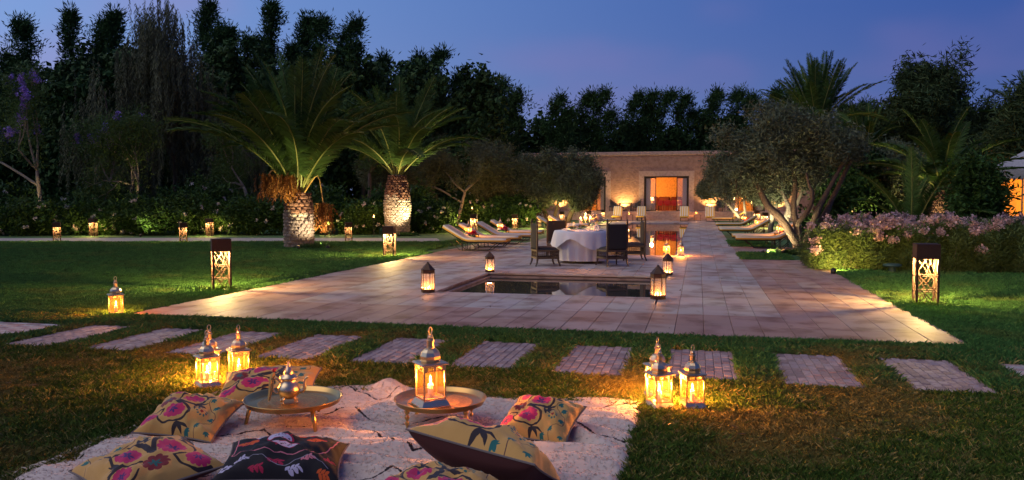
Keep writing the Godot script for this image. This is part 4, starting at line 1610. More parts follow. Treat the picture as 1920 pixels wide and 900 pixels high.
func palms() -> void:
	MT.frond_v = leafmat(1, 1, 1, 0.3, 0.45)
	MT.iron_grey = M(0.25, 0.25, 0.27, 0.5)
	var a := palm("date_palm", "big date palm with a thick pale trunk and hanging dates, left", V(-12.46, 0, -23.4), 1.75, [0.42, 0.44, 0.45, 0.44, 0.40, 0.34], 4.4, [[9, 88, 24], [12, 80, 40], [13, 71, 58], [12, 63, 72], [6, 53, 62]], 0.66)
	date_bunch(a, V(-0.25, 1.75, 0.25), V(-0.55, 2.45, 0.5), V(-0.72, 2.35, 0.55), 55, 0.34, 0.75)
	date_bunch(a, V(0.05, 1.75, 0.35), V(0.05, 2.45, 0.6), V(-0.05, 2.3, 0.62), 55, 0.30, 0.8)
	date_bunch(a, V(0.3, 1.75, 0.2), V(0.85, 2.3, 0.35), V(1.05, 1.45, 0.4), 55, 0.24, 0.85)
	uplight("uplight in the grass at the right foot of the big date palm", V(-11.1, 0, -22.7), V(-12.3, 1.3, -23.35), 8.3, 38.0, Color(1.0, 0.82, 0.58))
	uplight("uplight in the grass lighting the fronds of the big date palm", V(-11.9, 0, -22.3), V(-12.3, 3.2, -23.2), 14.0, 30.0, Color(1.0, 0.88, 0.46))
	palm("date_palm", "second date palm, its trunk lit bright from below, behind a bollard", V(-12.92, 0, -33.2), 2.6, [0.48, 0.52, 0.56, 0.58, 0.54, 0.46, 0.34], 4.4, [[6, 86, 36], [8, 74, 58], [9, 62, 70], [6, 48, 66]], 0.62)
	uplight("uplight at the foot of the second date palm", V(-12.3, 0, -31.75), V(-12.85, 1.9, -33.1), 11.0, 40.0, Color(1.0, 0.82, 0.52))
	uplight("second uplight at the foot of the second date palm", V(-12.0, 0, -32.7), V(-12.8, 3.4, -33.2), 24.0, 30.0, Color(1.0, 0.84, 0.42))
	palm("tall_palm", "tall dark palm rising above the large olive tree on the right", V(6.0, 0, -44.5), 5.3, [0.30, 0.26, 0.25, 0.25, 0.28], 3.7, [[11, 86, 12], [13, 74, 20], [9, 55, 45], [9, 25, 60]], 0.2)
	palm("tall_palm", "second brownish palm between the tall palm and the pepper tree", V(9.1, 0, -48.3), 4.3, [0.30, 0.26, 0.25, 0.25, 0.28], 2.8, [[7, 80, 20], [9, 60, 60], [9, 30, 80]], 0.2)
	palm("garden_palm", "palm with green arching fronds behind the pink hedge, trunk lit", V(8.84, 0, -32.8), 2.0, [0.30, 0.30, 0.28, 0.27, 0.24], 3.3, [[6, 80, 40], [7, 60, 66], [7, 42, 62], [3, 25, 40]], 0.2, 0.8)
	uplight("uplight at the lit palm trunk behind the pink hedge", V(8.55, 0, -32.1), V(8.8, 2.0, -32.8), 8.3, 40.0, Color(1.0, 0.90, 0.42))
	palm("young_palm", "young stemless palm of long fronds left of the lit palm trunk", V(7.3, 0, -30.6), 0.25, [0.16, 0.16, 0.14], 3.0, [[3, 80, 20], [4, 64, 42], [3, 48, 60]], 0.2, 0.8)
	palm("tall_palm", "tall palm rising at the far right above the tent", V(18.3, 0, -50.1), 5.6, [0.32, 0.27, 0.26, 0.26, 0.28], 3.4, [[9, 84, 20], [11, 66, 44], [9, 40, 60]], 0.2)
	palm("young_palm", "young feathery palm in the dark beyond the left sun loungers", V(-12.3, 0, -50.5), 0.9, [0.18, 0.16, 0.14], 2.6, [[5, 78, 30], [6, 55, 55], [5, 30, 50]], 0.2, 0.8)

# ------------------------------------------------------------------ trees
func olive(label: String, at: Vector3, limbs: Array, blobs: Array, bark: Material, per := 26, sub := 30, leaf := 1.0) -> void:
	# limbs: [points..., r0, r1]; blobs: [centre, radii]; both in the tree's own metres
	var t := thing("olive_tree", label, "olive tree", at, 0, "old olive trees")
	rng.seed = label.hash()
	var s := S(false)
	for l in limbs:
		limb(s, l[0], l[1], l[2], 9, l[1] * 0.10, 8)
	obj("trunk", s, bark, t)
	var pts := []
	s = S()
	for b in blobs:
		var q := []
		crown(q, b[0], b[1], sub, per, 0.25)
		pts.append_array(q)
		for i in 7:
			var e: Vector3 = b[0] + ga().normalized() * b[1] * 0.7
			limb(s, [b[0] - V(0, b[1].y * 0.7, 0), (b[0] + e) * 0.5 + ga() * 0.1, e], 0.03, 0.008, 4, 0.02, 4)
		for i in 5:
			var d := ga()
			d.y = absf(d.y) + 0.6
			d = d.normalized()
			for j in 9: pts.append(b[0] + d * b[1] * (0.85 + 0.075 * j) + ga() * 0.05)
	obj("branches", s, bark, t)
	leafage("crown", pts, MT.leafs_olive, MT.olive, 0.75 * leaf, 1.35 * leaf, t, false, 0.55, 1.35)

func bamboo_clump(label: String, at: Vector3, plumes: Array, base_r: float) -> void:
	# plumes: [dx, height, reach, radius]
	var t := thing("bamboo_clump", label, "bamboo", at, 0, "tall bamboo along the back")
	var pts := []
	var xf := []
	var cols := []
	for q in plumes:
		var a := V(q[0] * 0.6 + rf(-0.3, 0.3), 0, rf(-base_r, base_r))
		var top := V(q[0] + q[2], q[1], a.z + rf(-0.6, 0.6))
		var p := curve_pts([a, a.lerp(V(q[0], q[1] * 0.5, a.z), 1.0), V(q[0] + q[2] * 0.25, q[1] * 0.86, a.z), top], 12)
		var rad := []
		for i in 13: rad.append(lerpf(0.05, 0.008, i / 12.0))
		var s := S()
		tube(s, p, rad, 5)
		obj("culm", s, MT.culm, t)
		var n := int(q[1] * 26)
		for i in n:
			var f := 0.22 + 0.79 * pow(rng.randf(), 0.8)
			var k := minf(f, 0.999) * 12
			var c: Vector3 = p[int(k)].lerp(p[mini(int(k) + 1, 12)], k - int(k))
			var band := 0.55 + 0.45 * sin(f * 26.0 + q[0])
			var r: float = q[3] * (0.42 + 0.75 * sin(PI * pow(clampf(f, 0, 1), 1.2))) * band
			var o := ga() * V(r, r * 0.35, r) * 0.62
			if f > 0.8: o += V(absf(o.x) * 0.5, -absf(o.x) * 0.35, 0)
			var sc := rf(0.75, 1.35)
			xf.append(Transform3D(yb(sc, 0.5), c + o))
			cols.append(tint(0.5, 1.3))
	mm("crown", MT.leafs_bamboo, MT.bamboo, xf, cols, t)

func dense_tree(label: String, at: Vector3, h: float, w: float, n := 1.0, group := "dark trees behind the lawn", mat = null, mesh = null, sc := 1.8) -> void:
	var t := thing("dense_tree", label, "tree", at, 0, group)
	rng.seed = label.hash()
	var s := S(false)
	var tips := []
	limb(s, [Vector3.ZERO, V(rf(-0.3, 0.3), h * 0.25, 0), V(rf(-0.5, 0.5), h * 0.5, 0)], 0.22, 0.12, 6, 0.04)
	obj("trunk", s, MT.bark_dark, t)
	var pts := []
	var k := int(9 * n)
	for i in k:
		var f := (i + rng.randf()) / k
		var y := h * (0.20 + 0.70 * f)
		var r := w * (0.95 - 0.55 * f) * rf(0.5, 1.0)
		var a := rf(0, TAU)
		crown(pts, V(cos(a) * r * 0.7, y, sin(a) * r * 0.7), V(w * 0.42, h * 0.12, w * 0.42) * rf(0.7, 1.2), 9, int(26 * n), 0.62)
	for i in 5:
		var a := V(rf(-0.5, 0.5) * w, h * rf(0.8, 0.93), rf(-0.5, 0.5) * w)
		for j in 14: pts.append(a + V(0, j * h * 0.012, 0) + ga() * 0.22)
	leafage("crown", pts, mesh if mesh else MT.leafs_broad, mat if mat else MT.dense, sc * 0.7, sc * 1.3, t, false, 0.45, 1.35)

func weeping_tree(label: String, at: Vector3, h: float, w: float, n: int, low := 0.14) -> void:
	var t := thing("weeping_tree", label, "tree", at, 0, "weeping pepper trees")
	rng.seed = label.hash()
	var s := S(false)
	var tips := []
	limb(s, [Vector3.ZERO, V(0.25, h * 0.2, 0), V(-0.1, h * 0.45, 0.2)], 0.26, 0.16, 7, 0.05)
	for i in 9:
		var a := TAU * i / 9.0 + rf(-0.3, 0.3)
		var hf := 0.48 + 0.52 * (i * 4 % 9) / 8.0
		var rr := w * (1.75 - 1.35 * hf) * rf(0.75, 1.1)
		var e := V(cos(a) * rr, h * hf * 0.97, sin(a) * rr)
		var b := V(-0.1, h * rf(0.28, 0.45), 0.2)
		limb(s, [b, b.lerp(e, 0.5) + V(0, h * 0.10, 0), e], 0.07, 0.015, 7, 0.06, 5)
		for j in 10: tips.append(b.lerp(e, rf(0.35, 1.05)) + ga() * w * 0.13 + V(0, h * 0.04, 0))
	obj("trunk", s, MT.bark_dark, t)
	var xf := []
	var cols := []
	for i in n:
		var q: Vector3 = tips[rng.randi() % tips.size()] + ga() * 0.35
		var len := int(rf(1, 1 + (q.y / h) * 5.0))
		var sc := rf(0.8, 1.3)
		var sway := V(rf(-0.08, 0.08), 0, rf(-0.08, 0.08))
		var k0 := rf(0.5, 1.3)
		for j in len:
			if q.y - j * 1.15 < h * low: break
			xf.append(Transform3D(Basis.from_euler(V(sway.x, rf(0, TAU), sway.z)).scaled(Vector3.ONE * sc), q - V(-sway.z * j, j * 1.15 * sc, 0)))
			cols.append(Color(k0, k0, k0) * rf(0.85, 1.15))
	mm("crown", MT.strand, MT.weep, xf, cols, t)

func feather_tree(called: String, label: String, at: Vector3, stems: Array, lev: int, ln: float, r: float, mat: Material, bark: Material, per: int, flowers := 0, sc := 1.0, spread := 0.5, up := 0.12, leafs = null) -> void:
	var t := thing(called, label, "tree", at)
	rng.seed = label.hash()
	var s := S(false)
	var tips := []
	for q in stems:
		r *= 1.0 if q == stems[0] or stems.size() > 2 else 0.62
		limb(s, q, r, r * 0.75, 6, r * 0.15, 7)
		var e: Vector3 = q[-1]
		var d: Vector3 = (q[-1] - q[-2]).normalized()
		for k in 3: grow(s, e, (d + ga() * spread).normalized(), ln, r * 0.6, lev, tips, spread, up)
	obj("trunk", s, bark, t)
	var pts := []
	for p in tips:
		for i in per: pts.append(p + ga() * 0.24)
	leafage("crown", pts, leafs if leafs else MT.leafs_feather, mat, 0.8 * sc, 1.4 * sc, t)
	if flowers:
		var xf := []
		var cols := []
		var best := 0.0
		for p in tips: best = maxf(best, p.y)
		var high := tips.filter(func(p): return p.y > best * 0.52)
		for i in flowers:
			var c: Vector3 = high[rng.randi() % high.size()] + V(rf(-0.15, 0.15), rf(0.0, 0.3), rf(-0.15, 0.15))
			for j in 18:
				var f := rng.randf()
				xf.append(Transform3D(rb(rf(1.0, 1.8)), c + V(rng.randfn() * 0.10 * (1.1 - f), f * 0.42, rng.randfn() * 0.10 * (1.1 - f))))
				cols.append(tint(0.6, 1.3))
		mm("blossoms", MT.flower_head, MT.jacaranda, xf, cols, t)

func shrub(called: String, label: String, at: Vector3, w: float, h: float, n: int, group: String, flowers := 0, mesh = null, mat = null, sc := 1.0) -> void:
	var t := thing(called, label, "shrub", at, 0, group)
	var s := S()
	var pts := []
	for i in 7:
		var e := V(rf(-0.6, 0.6) * w, h * rf(0.6, 0.95), rf(-0.5, 0.5) * w)
		limb(s, [V(rf(-0.1, 0.1), 0, rf(-0.1, 0.1)), e * V(0.4, 0.5, 0.4), e], 0.02, 0.006, 4, 0.02, 4)
	obj("stems", s, MT.bark_dark, t)
	for i in n:
		var d := ga().normalized()
		var r := pow(rng.randf(), 0.35)
		var bump := 0.85 + 0.25 * sin(d.x * 7.0 + at.x) * sin(d.z * 6.0) + 0.15 * sin(d.y * 9.0 + at.z)
		pts.append(V(d.x * w * r * bump, h * 0.52 + d.y * h * 0.50 * r * bump, d.z * w * 0.8 * r * bump))
	leafage("foliage", pts, mesh if mesh else MT.leafs_shrub, mat if mat else MT.shrub, 0.8 * sc, 1.5 * sc, t, false, 0.5, 1.4)
	if flowers:
		var fp := []
		for i in flowers:
			var d := ga()
			d.z = absf(d.z)
			d = d.normalized()
			var c := V(d.x * w * 1.02, h * 0.52 + d.y * h * 0.5, d.z * w * 0.85)
			for j in 3: fp.append(c + ga() * 0.035)
		leafage("blossoms", fp, MT.flower_head, MT.white_flower, 0.7, 1.2, t)

func planting() -> void:
	# left shrubs along the path
	var i := 0
	for q in [[-33.5, -28.0, 1.9, 1.5], [-31.0, -28.6, 1.7, 1.35], [-28.6, -29.3, 1.8, 1.5], [-26.3, -30.3, 1.5, 1.4], [-23.9, -30.6, 1.8, 1.6], [-21.8, -31.4, 1.6, 1.7], [-19.4, -31.9, 1.7, 1.5], [-17.3, -32.8, 1.6, 1.75], [-15.0, -33.6, 1.5, 1.5], [-12.6, -35.4, 1.7, 1.35]]:
		shrub("flowering_shrub", ["bushy flowering shrub at the far left end of the path", "dark flowering shrub under the purple flowered tree, left of its trunk", "flowering shrub right of the purple flowered tree's trunk", "flowering shrub between the two path side bollards on the left", "flowering shrub lit yellow green below the many stemmed small tree", "tall flowering shrub right of the many stemmed small tree", "flowering shrub behind the bollard at the near path edge", "tall flowering shrub with pale flowers left of the big date palm", "flowering shrub right behind the date palm's hanging fruit", "flowering shrub behind the second date palm"][i], V(q[0], 0, q[1]), q[2], q[3], 950, "flowering shrubs along the garden path", 13)
		i += 1
	i = 0
	for q in [[-32.0, -31.5, 2.0, 2.1], [-27.5, -32.6, 2.0, 2.2], [-23.0, -33.8, 2.0, 2.4], [-18.4, -35.6, 2.0, 2.3], [-14.2, -37.0, 2.0, 2.0], [-10.5, -44.5, 1.8, 1.5], [-13.5, -46.0, 2.2, 1.9]]:
		shrub("dark_shrub", ["dark rear shrub farthest left behind the path", "dark rear shrub behind the purple flowered tree", "dark rear shrub below the weeping tree", "dark rear shrub left of the leaning slim tree", "dark rear shrub below the leaning slim tree", "dark shrub beyond the left sun loungers, nearer the olive", "dark shrub beyond the left sun loungers, farther left"][i], V(q[0], 0, q[1]), q[2], q[3], 1100, "dark shrubs behind the path", 12, null, null, 1.2)
		i += 1
	for q in [[-29.6, -28.2, "low uplight making the shrub glow left of the purple flowered tree"], [-22.7, -29.9, "low uplight making the shrub glow under the many stemmed small tree"], [-16.6, -32.0, "low uplight making the shrub glow left of the big date palm"]]:
		uplight(q[2], V(q[0], 0, q[1] + 0.9), V(q[0] - 0.1, 1.0, q[1] - 0.2), 3.0, 48.0, Color(1.0, 0.90, 0.38))
	# jacarandas and small lit trees
	feather_tree("jacaranda_tree", "slender tree with purple blossoms and a pale trunk, far left", V(-29.6, 0, -31.0), [[V(0, 0, 0), V(0.05, 1.5, 0), V(-0.05, 2.9, 0)], [V(0, 2.2, 0), V(-0.9, 2.75, 0.1), V(-1.9, 3.3, 0.2)]], 3, 1.55, 0.10, MT.feather, MT.bark_pale, 3, 40, 1.1, 0.42, 0.32)
	uplight("uplight at the foot of the purple flowered tree", V(-29.1, 0, -30.3), V(-29.6, 2.5, -31.0), 9.0, 40.0)
	feather_tree("small_tree", "many stemmed small tree with pale bare stems behind the shrubs", V(-26.38, 0, -32.82), [[V(-0.2, 0, 0), V(-0.3, 1.2, 0), V(-0.9, 2.4, 0)], [V(0.1, 0, 0.1), V(0.0, 1.0, 0), V(0.3, 2.2, 0)], [V(0.3, 0, 0), V(0.5, 1.2, 0), V(0.7, 2.4, 0.1)]], 3, 1.1, 0.07, MT.feather, MT.bark_pale, 3, 8, 1.0, 0.5, 0.2)
	uplight("uplight at the foot of the many stemmed small tree", V(-25.42, 0, -31.81), V(-26.38, 2.2, -32.82), 8.0, 42.0)
	feather_tree("small_tree", "thin tree with a crooked pale trunk left of the big date palm", V(-22.0, 0, -35.89), [[V(0, 0, 0), V(0.1, 1.4, 0), V(-0.1, 2.2, 0)]], 3, 1.1, 0.09, MT.feather, MT.bark_pale, 4, 0, 1.0)
	feather_tree("small_tree", "slim tree with a leaning dark trunk between the two date palms", V(-17.9, 0, -41.0), [[V(0, 0, 0), V(0.3, 1.6, 0), V(0.35, 3.0, 0)]], 3, 1.3, 0.12, MT.feather, MT.bark_dark, 9, 0, 1.2, 0.55, 0.05)
	feather_tree("fine_leaved_tree", "broad fine leaved tree with a leaning trunk right of the second palm", V(-13.6, 0, -44.2), [[V(0, 0, 0), V(0.35, 1.3, 0), V(0.5, 2.0, 0)], [V(0.4, 1.3, 0), V(-0.9, 2.1, 0), V(-2.0, 2.4, 0)]], 3, 1.35, 0.10, MT.weep, MT.bark_pale, 16, 0, 1.0, 0.75, -0.02)
	weeping_tree("tall weeping tree with hanging grey green strands, left", V(-31.31, 0, -42.95), 14.0, 3.3, 1250)
	weeping_tree("lower weeping tree left of the tall weeping tree", V(-32.68, 0, -39.56), 8.0, 2.6, 650)
	weeping_tree("lower weeping tree right of the tall weeping tree", V(-29.19, 0, -44.47), 8.6, 2.6, 700)
	# dark trees behind
	i = 0
	for q in [[-51.56, -47.46, 10.22, 4.4], [-48.66, -50.19, 10.6, 4.2], [-43.65, -49.31, 10.61, 3.8], [-41.84, -51.78, 12.32, 3.8], [-39.41, -54.39, 12.06, 4.4], [-33.66, -53.68, 12.32, 4.2], [-28.95, -54.78, 12.12, 4.2], [-24.66, -55.78, 11.8, 4.0], [-20.76, -57.72, 11.08, 4.0], [-16.87, -59.65, 10.41, 3.6]]:
		dense_tree(["dark leafy tree at the far left edge", "dark leafy tree behind the purple flowered tree", "dark leafy tree left of the weeping trees", "dark leafy tree behind the tall weeping tree", "dark leafy tree right of the tall weeping tree", "dark leafy tree left of the big date palm's crown", "dark leafy tree behind the big date palm", "dark leafy tree between the two date palms", "dark leafy tree right of the second date palm", "dark leafy tree behind the small fine leaved tree"][i], V(q[0], 0, q[1]), q[2], q[3], 1.25)
		i += 1
	# bamboo: [x, z, [plumes: dx, height, reach, radius]]
	var clumps := [
		["bamboo clump with a tufted top at the left edge", -52.74, -53.34, [[-1.6, 13.04, 0.4, 0.9], [1.3, 15.3, 0.4, 1.0], [-0.2, 12.74, 0.4, 0.9]]],
		["thin lone bamboo tip rising left of the weeping tree", -48.16, -54.41, [[-0.2, 16.11, 0.4, 0.5], [0.4, 12.4, 0.4, 0.7]]],
		["bamboo clump with broad dark tops left of the weeping tree", -45.46, -55.04, [[-0.8, 15.47, 0.7, 1.15], [0.7, 15.98, 0.4, 0.55], [-1.1, 13.25, 0.4, 0.9]]],
		["bamboo clump right behind the weeping tree's top", -37.98, -56.78, [[-0.7, 17.18, 0.4, 0.7], [0.5, 15.04, 0.4, 0.9], [-0.1, 12.82, 0.4, 1.0]]],
		["bamboo clump between the weeping tree and the date palm", -35.28, -57.41, [[-1.3, 14.87, 0.4, 0.6], [0.6, 14.1, 0.4, 1.0]]],
		["bamboo clump with a thin high tip above the date palm", -32.37, -58.09, [[-0.6, 16.75, 0.4, 0.6], [1.0, 13.46, 0.4, 0.8], [-1.5, 13.68, 0.4, 0.8]]],
		["bamboo clump with two tall tops above the date palm", -29.88, -58.67, [[-1.0, 15.9, 0.4, 0.85], [0.7, 15.64, 0.4, 0.95], [-0.2, 12.82, 0.4, 1.0]]],
		["bamboo clump with a top curling over to the right", -26.97, -59.35, [[-1.5, 15.81, 1.7, 0.85], [-0.6, 13.59, 1.5, 1.0]]],
		["bamboo clump between the two date palm crowns", -26.23, -63.62, [[-0.9, 12.94, 0.4, 1.0], [0.1, 13.39, 0.4, 0.9]]],
		["bamboo clump above the second date palm", -22.92, -64.39, [[-1.5, 13.62, 1.3, 1.0], [0.3, 13.85, 1.6, 0.7]]],
		["bamboo clump right of the second date palm's crown", -19.39, -65.21, [[-0.8, 12.08, 0.4, 1.2], [0.9, 11.71, 0.4, 1.2]]],
		["bamboo clump at the left end of the pavilion's backdrop", -15.85, -66.04, [[-0.9, 11.49, 0.4, 1.2], [0.4, 10.45, 0.4, 1.1]]],
		["bamboo clump with nodding tips above the pavilion's left end", -12.6, -74.5, [[-0.9, 11.2, 0.9, 0.8], [0.3, 9.6, 0.4, 0.9], [1.6, 11.5, 1.0, 0.8]]],
		["bamboo clump with nodding tips above the pavilion, second from left", -9.0, -75.5, [[-0.6, 11.7, 1.0, 0.8], [0.6, 9.7, 0.4, 1.1]]],
		["bamboo clump with three nodding tips above the pavilion's centre", -5.2, -76.5, [[-1.2, 11.4, 0.9, 0.8], [0.2, 11.6, 0.8, 0.8], [1.4, 11.5, 1.2, 0.8]]],
		["bamboo clump with one nodding tip above the glass doors", -1.8, -77.5, [[-0.3, 11.2, 0.9, 0.8], [0.9, 9.9, 0.3, 1.1]]],
		["bamboo clump with two broad tops above the pavilion's right half", 2.2, -78.5, [[-1.1, 11.7, 0.5, 1.1], [0.8, 11.8, 0.6, 1.3]]],
		["bamboo clump beside the large olive's left crown", 5.6, -79.0, [[-1.2, 11.2, 0.4, 1.0], [0.6, 11.8, 1.0, 1.3], [1.6, 11.4, 1.3, 1.0]]],
		["bamboo clump behind the large olive", 9.4, -79.5, [[-0.9, 10.9, 0.5, 1.2], [0.9, 10.5, 0.6, 1.2]]],
		["bamboo clump behind the tall palm", 13.5, -80.0, [[-0.9, 10.2, 0.5, 1.3], [0.9, 10.4, 0.4, 1.3]]],
	]
	for c in clumps: bamboo_clump(c[0], V(c[1], 0, c[2]), c[3], 0.8)
	# the wood that closes the view below the bamboo tops
	var xf := []
	var cols := []
	for k in 15000:
		var f := rng.randf()
		var x := lerpf(-75.0, 45.0, f)
		var zc := -78.0 - x * 0.02 if x > -14 else -78.0 + (-14 - x) * 0.47
		var h := 8.6 + 1.2 * sin(x * 0.9) + 1.0 * sin(x * 2.3) + (1.2 if x < -14 else 0.0)
		var y := h * pow(rng.randf(), 0.8)
		xf.append(Transform3D(rb(rf(1.5, 2.9)), V(x, y, zc - rf(0.0, 3.0))))
		cols.append(tint(0.4, 1.2))
	tag(mm("woodland", MT.leafs_broad, MT.dense, xf, cols), "dense dark thicket closing the garden behind the pavilion", "woodland")
	# olives
	olive("large old olive tree with a forked twisted trunk beside the right loungers", V(2.75, 0, -24.2), [
		[[V(0.05, -0.05, 0), V(-0.05, 0.45, 0), V(-0.65, 1.25, 0.1), V(-1.15, 2.0, 0.1), V(-1.5, 2.7, 0.1)], 0.15, 0.05],
		[[V(0.1, -0.05, -0.05), V(0.05, 0.6, 0), V(-0.10, 1.3, 0), V(-0.05, 2.1, -0.1), V(-0.25, 3.0, -0.1)], 0.12, 0.04],
		[[V(0.18, -0.05, 0), V(0.30, 0.5, 0), V(0.55, 1.2, 0.05), V(0.85, 1.9, 0.1), V(1.35, 2.8, 0.1)], 0.125, 0.04],
		[[V(0.25, -0.05, -0.1), V(0.55, 0.7, -0.1), V(0.9, 1.4, -0.2), V(1.2, 2.1, -0.2), V(1.65, 3.1, -0.2)], 0.12, 0.04],
		[[V(0.0, 0.8, 0.05), V(0.35, 1.5, 0.3), V(0.2, 2.3, 0.3)], 0.08, 0.03]], [
		[V(-1.75, 2.15, 0.0), V(0.70, 0.75, 0.7)], [V(-1.45, 3.0, -0.1), V(0.75, 0.70, 0.8)], [V(-0.55, 3.55, 0.1), V(0.80, 0.65, 0.8)], [V(-0.75, 2.6, 0.1), V(0.7, 0.55, 0.7)],
		[V(0.3, 3.45, 0.0), V(0.65, 0.5, 0.6)], [V(0.95, 3.0, 0.0), V(0.42, 0.36, 0.5)], [V(0.15, 2.45, -0.4), V(0.5, 0.40, 0.5)], [V(1.45, 3.1, -0.2), V(0.26, 0.28, 0.3)]], MT.bark_dark, 17, 18)
	uplight("uplight between the stems throwing warm light into the large olive crown", V(2.35, 0.0, -23.6), V(1.7, 2.4, -24.0), 7.0, 48.0, Color(1.0, 0.80, 0.42))
	uplight("bright uplight in the grass at the foot of the large olive", V(1.75, 0.0, -23.75), V(2.7, 0.32, -24.2), 7.0, 34.0, Color(1.0, 0.92, 0.50))
	olive("wide olive tree left of the pool with a warmly lit wall behind", V(-7.7, 0, -45.4), [
		[[V(0.3, -0.05, 0), V(0.55, 0.6, 0), V(0.95, 1.4, 0), V(1.0, 2.4, 0)], 0.20, 0.07], [[V(-0.6, -0.05, 0), V(-0.9, 0.7, 0), V(-1.2, 1.6, 0), V(-1.2, 2.6, 0)], 0.20, 0.07], [[V(-0.5, 0.0, -0.2), V(-0.3, 1.0, -0.3), V(0.0, 2.4, -0.3)], 0.14, 0.05]], [
		[V(-1.4, 2.6, 0), V(0.9, 0.9, 0.9)], [V(-0.4, 3.3, 0.2), V(1.1, 0.95, 1.0)], [V(0.9, 3.3, 0), V(0.95, 0.95, 0.9)], [V(0.4, 2.3, 0.2), V(1.0, 0.7, 1.0)], [V(1.6, 2.4, 0), V(0.65, 0.85, 0.8)], [V(-1.0, 1.8, 0.2), V(0.9, 0.6, 0.8)], [V(1.2, 1.6, 0.1), V(0.7, 0.6, 0.7)], [V(-1.8, 3.3, 0), V(0.7, 0.7, 0.7)]], MT.bark_dark, 26, 30, 1.25)
	uplight("uplight in the grass under the left olive tree", V(-7.3, 0, -44.0), V(-7.5, 1.5, -45.4), 4.5, 45.0, Color(1.0, 0.84, 0.30))
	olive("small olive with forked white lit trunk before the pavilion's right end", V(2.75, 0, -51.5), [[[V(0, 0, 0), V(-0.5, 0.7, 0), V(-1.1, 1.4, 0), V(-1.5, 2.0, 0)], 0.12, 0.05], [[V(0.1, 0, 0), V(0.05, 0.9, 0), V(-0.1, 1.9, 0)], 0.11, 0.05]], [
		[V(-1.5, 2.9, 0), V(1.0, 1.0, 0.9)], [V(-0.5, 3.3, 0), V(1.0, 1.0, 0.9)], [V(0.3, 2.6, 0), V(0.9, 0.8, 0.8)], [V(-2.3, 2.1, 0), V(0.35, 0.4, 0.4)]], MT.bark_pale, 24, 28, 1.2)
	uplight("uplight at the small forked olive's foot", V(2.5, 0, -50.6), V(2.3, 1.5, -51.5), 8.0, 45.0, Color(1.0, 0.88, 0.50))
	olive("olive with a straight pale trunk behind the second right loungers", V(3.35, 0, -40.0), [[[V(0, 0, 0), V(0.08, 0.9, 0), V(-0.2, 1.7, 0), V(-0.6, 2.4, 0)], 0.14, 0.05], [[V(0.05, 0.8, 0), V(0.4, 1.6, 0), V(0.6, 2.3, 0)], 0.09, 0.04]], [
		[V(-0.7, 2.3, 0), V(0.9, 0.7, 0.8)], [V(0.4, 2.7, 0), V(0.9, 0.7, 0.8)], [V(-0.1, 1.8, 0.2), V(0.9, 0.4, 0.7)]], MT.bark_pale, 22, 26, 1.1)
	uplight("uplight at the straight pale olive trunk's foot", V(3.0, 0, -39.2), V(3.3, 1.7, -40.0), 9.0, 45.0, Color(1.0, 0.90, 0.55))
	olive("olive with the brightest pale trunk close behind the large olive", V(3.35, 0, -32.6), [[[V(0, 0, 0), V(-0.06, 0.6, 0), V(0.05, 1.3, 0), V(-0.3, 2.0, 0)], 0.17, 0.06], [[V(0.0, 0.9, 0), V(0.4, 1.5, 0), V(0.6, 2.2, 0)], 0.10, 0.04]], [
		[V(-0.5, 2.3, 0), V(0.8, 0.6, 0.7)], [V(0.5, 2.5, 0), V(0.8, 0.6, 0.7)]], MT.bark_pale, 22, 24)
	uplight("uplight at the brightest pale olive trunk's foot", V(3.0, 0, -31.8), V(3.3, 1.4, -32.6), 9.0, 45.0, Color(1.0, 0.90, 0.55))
	# right side trees
	var pt := [[13.3, -52.4, 10.0, 3.4, "tall pepper tree with drooping leaves right of the tall palm"], [17.5, -55.5, 7.6, 3.2, "lower pepper tree right of the tallest one"], [9.8, -54.0, 7.0, 2.6, "lower pepper tree left of the tallest one"], [15.9, -45.8, 6.6, 1.7, "dark tree at the far right edge behind the tent"]]
	for q in pt: dense_tree(q[4], V(q[0], 0, q[1]), q[2], q[3], 1.15, "pepper trees on the right", MT.pepper, MT.leafs_pepper, 1.5)
	dense_tree("round dark green citrus tree behind the pink hedge's left part", V(6.4, 0, -36.3), 3.6, 1.3, 1.0, "garden trees on the right", MT.shrub_dark, MT.leafs_broad, 0.8)
	dense_tree("small dark tree between the citrus and the young palm", V(8.6, 0, -38.5), 3.4, 1.4, 1.0, "garden trees on the right", MT.olive, MT.leafs_olive, 1.4)
	dense_tree("loose green bush tree in front of the tent's left corner", V(9.0, 0, -29.6), 2.7, 0.30, 0.8, "garden trees on the right", MT.shrub, MT.leafs_shrub, 1.1)
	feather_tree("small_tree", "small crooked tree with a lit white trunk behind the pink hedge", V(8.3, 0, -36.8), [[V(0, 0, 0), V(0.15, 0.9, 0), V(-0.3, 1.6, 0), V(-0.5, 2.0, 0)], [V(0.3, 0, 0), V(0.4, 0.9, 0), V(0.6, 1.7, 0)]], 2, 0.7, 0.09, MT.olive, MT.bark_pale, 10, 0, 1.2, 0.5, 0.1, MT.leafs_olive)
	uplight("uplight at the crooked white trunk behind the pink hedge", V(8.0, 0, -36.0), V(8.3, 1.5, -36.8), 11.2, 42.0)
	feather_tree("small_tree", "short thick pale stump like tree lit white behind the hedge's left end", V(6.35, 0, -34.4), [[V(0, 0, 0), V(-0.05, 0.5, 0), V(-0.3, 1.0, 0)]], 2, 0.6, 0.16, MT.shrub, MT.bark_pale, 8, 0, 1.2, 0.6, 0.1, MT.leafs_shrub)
	uplight("uplight at the short pale trunk behind the hedge's left end", V(5.9, 0, -33.8), V(6.3, 0.9, -34.4), 11.2, 42.0)
	i = 0
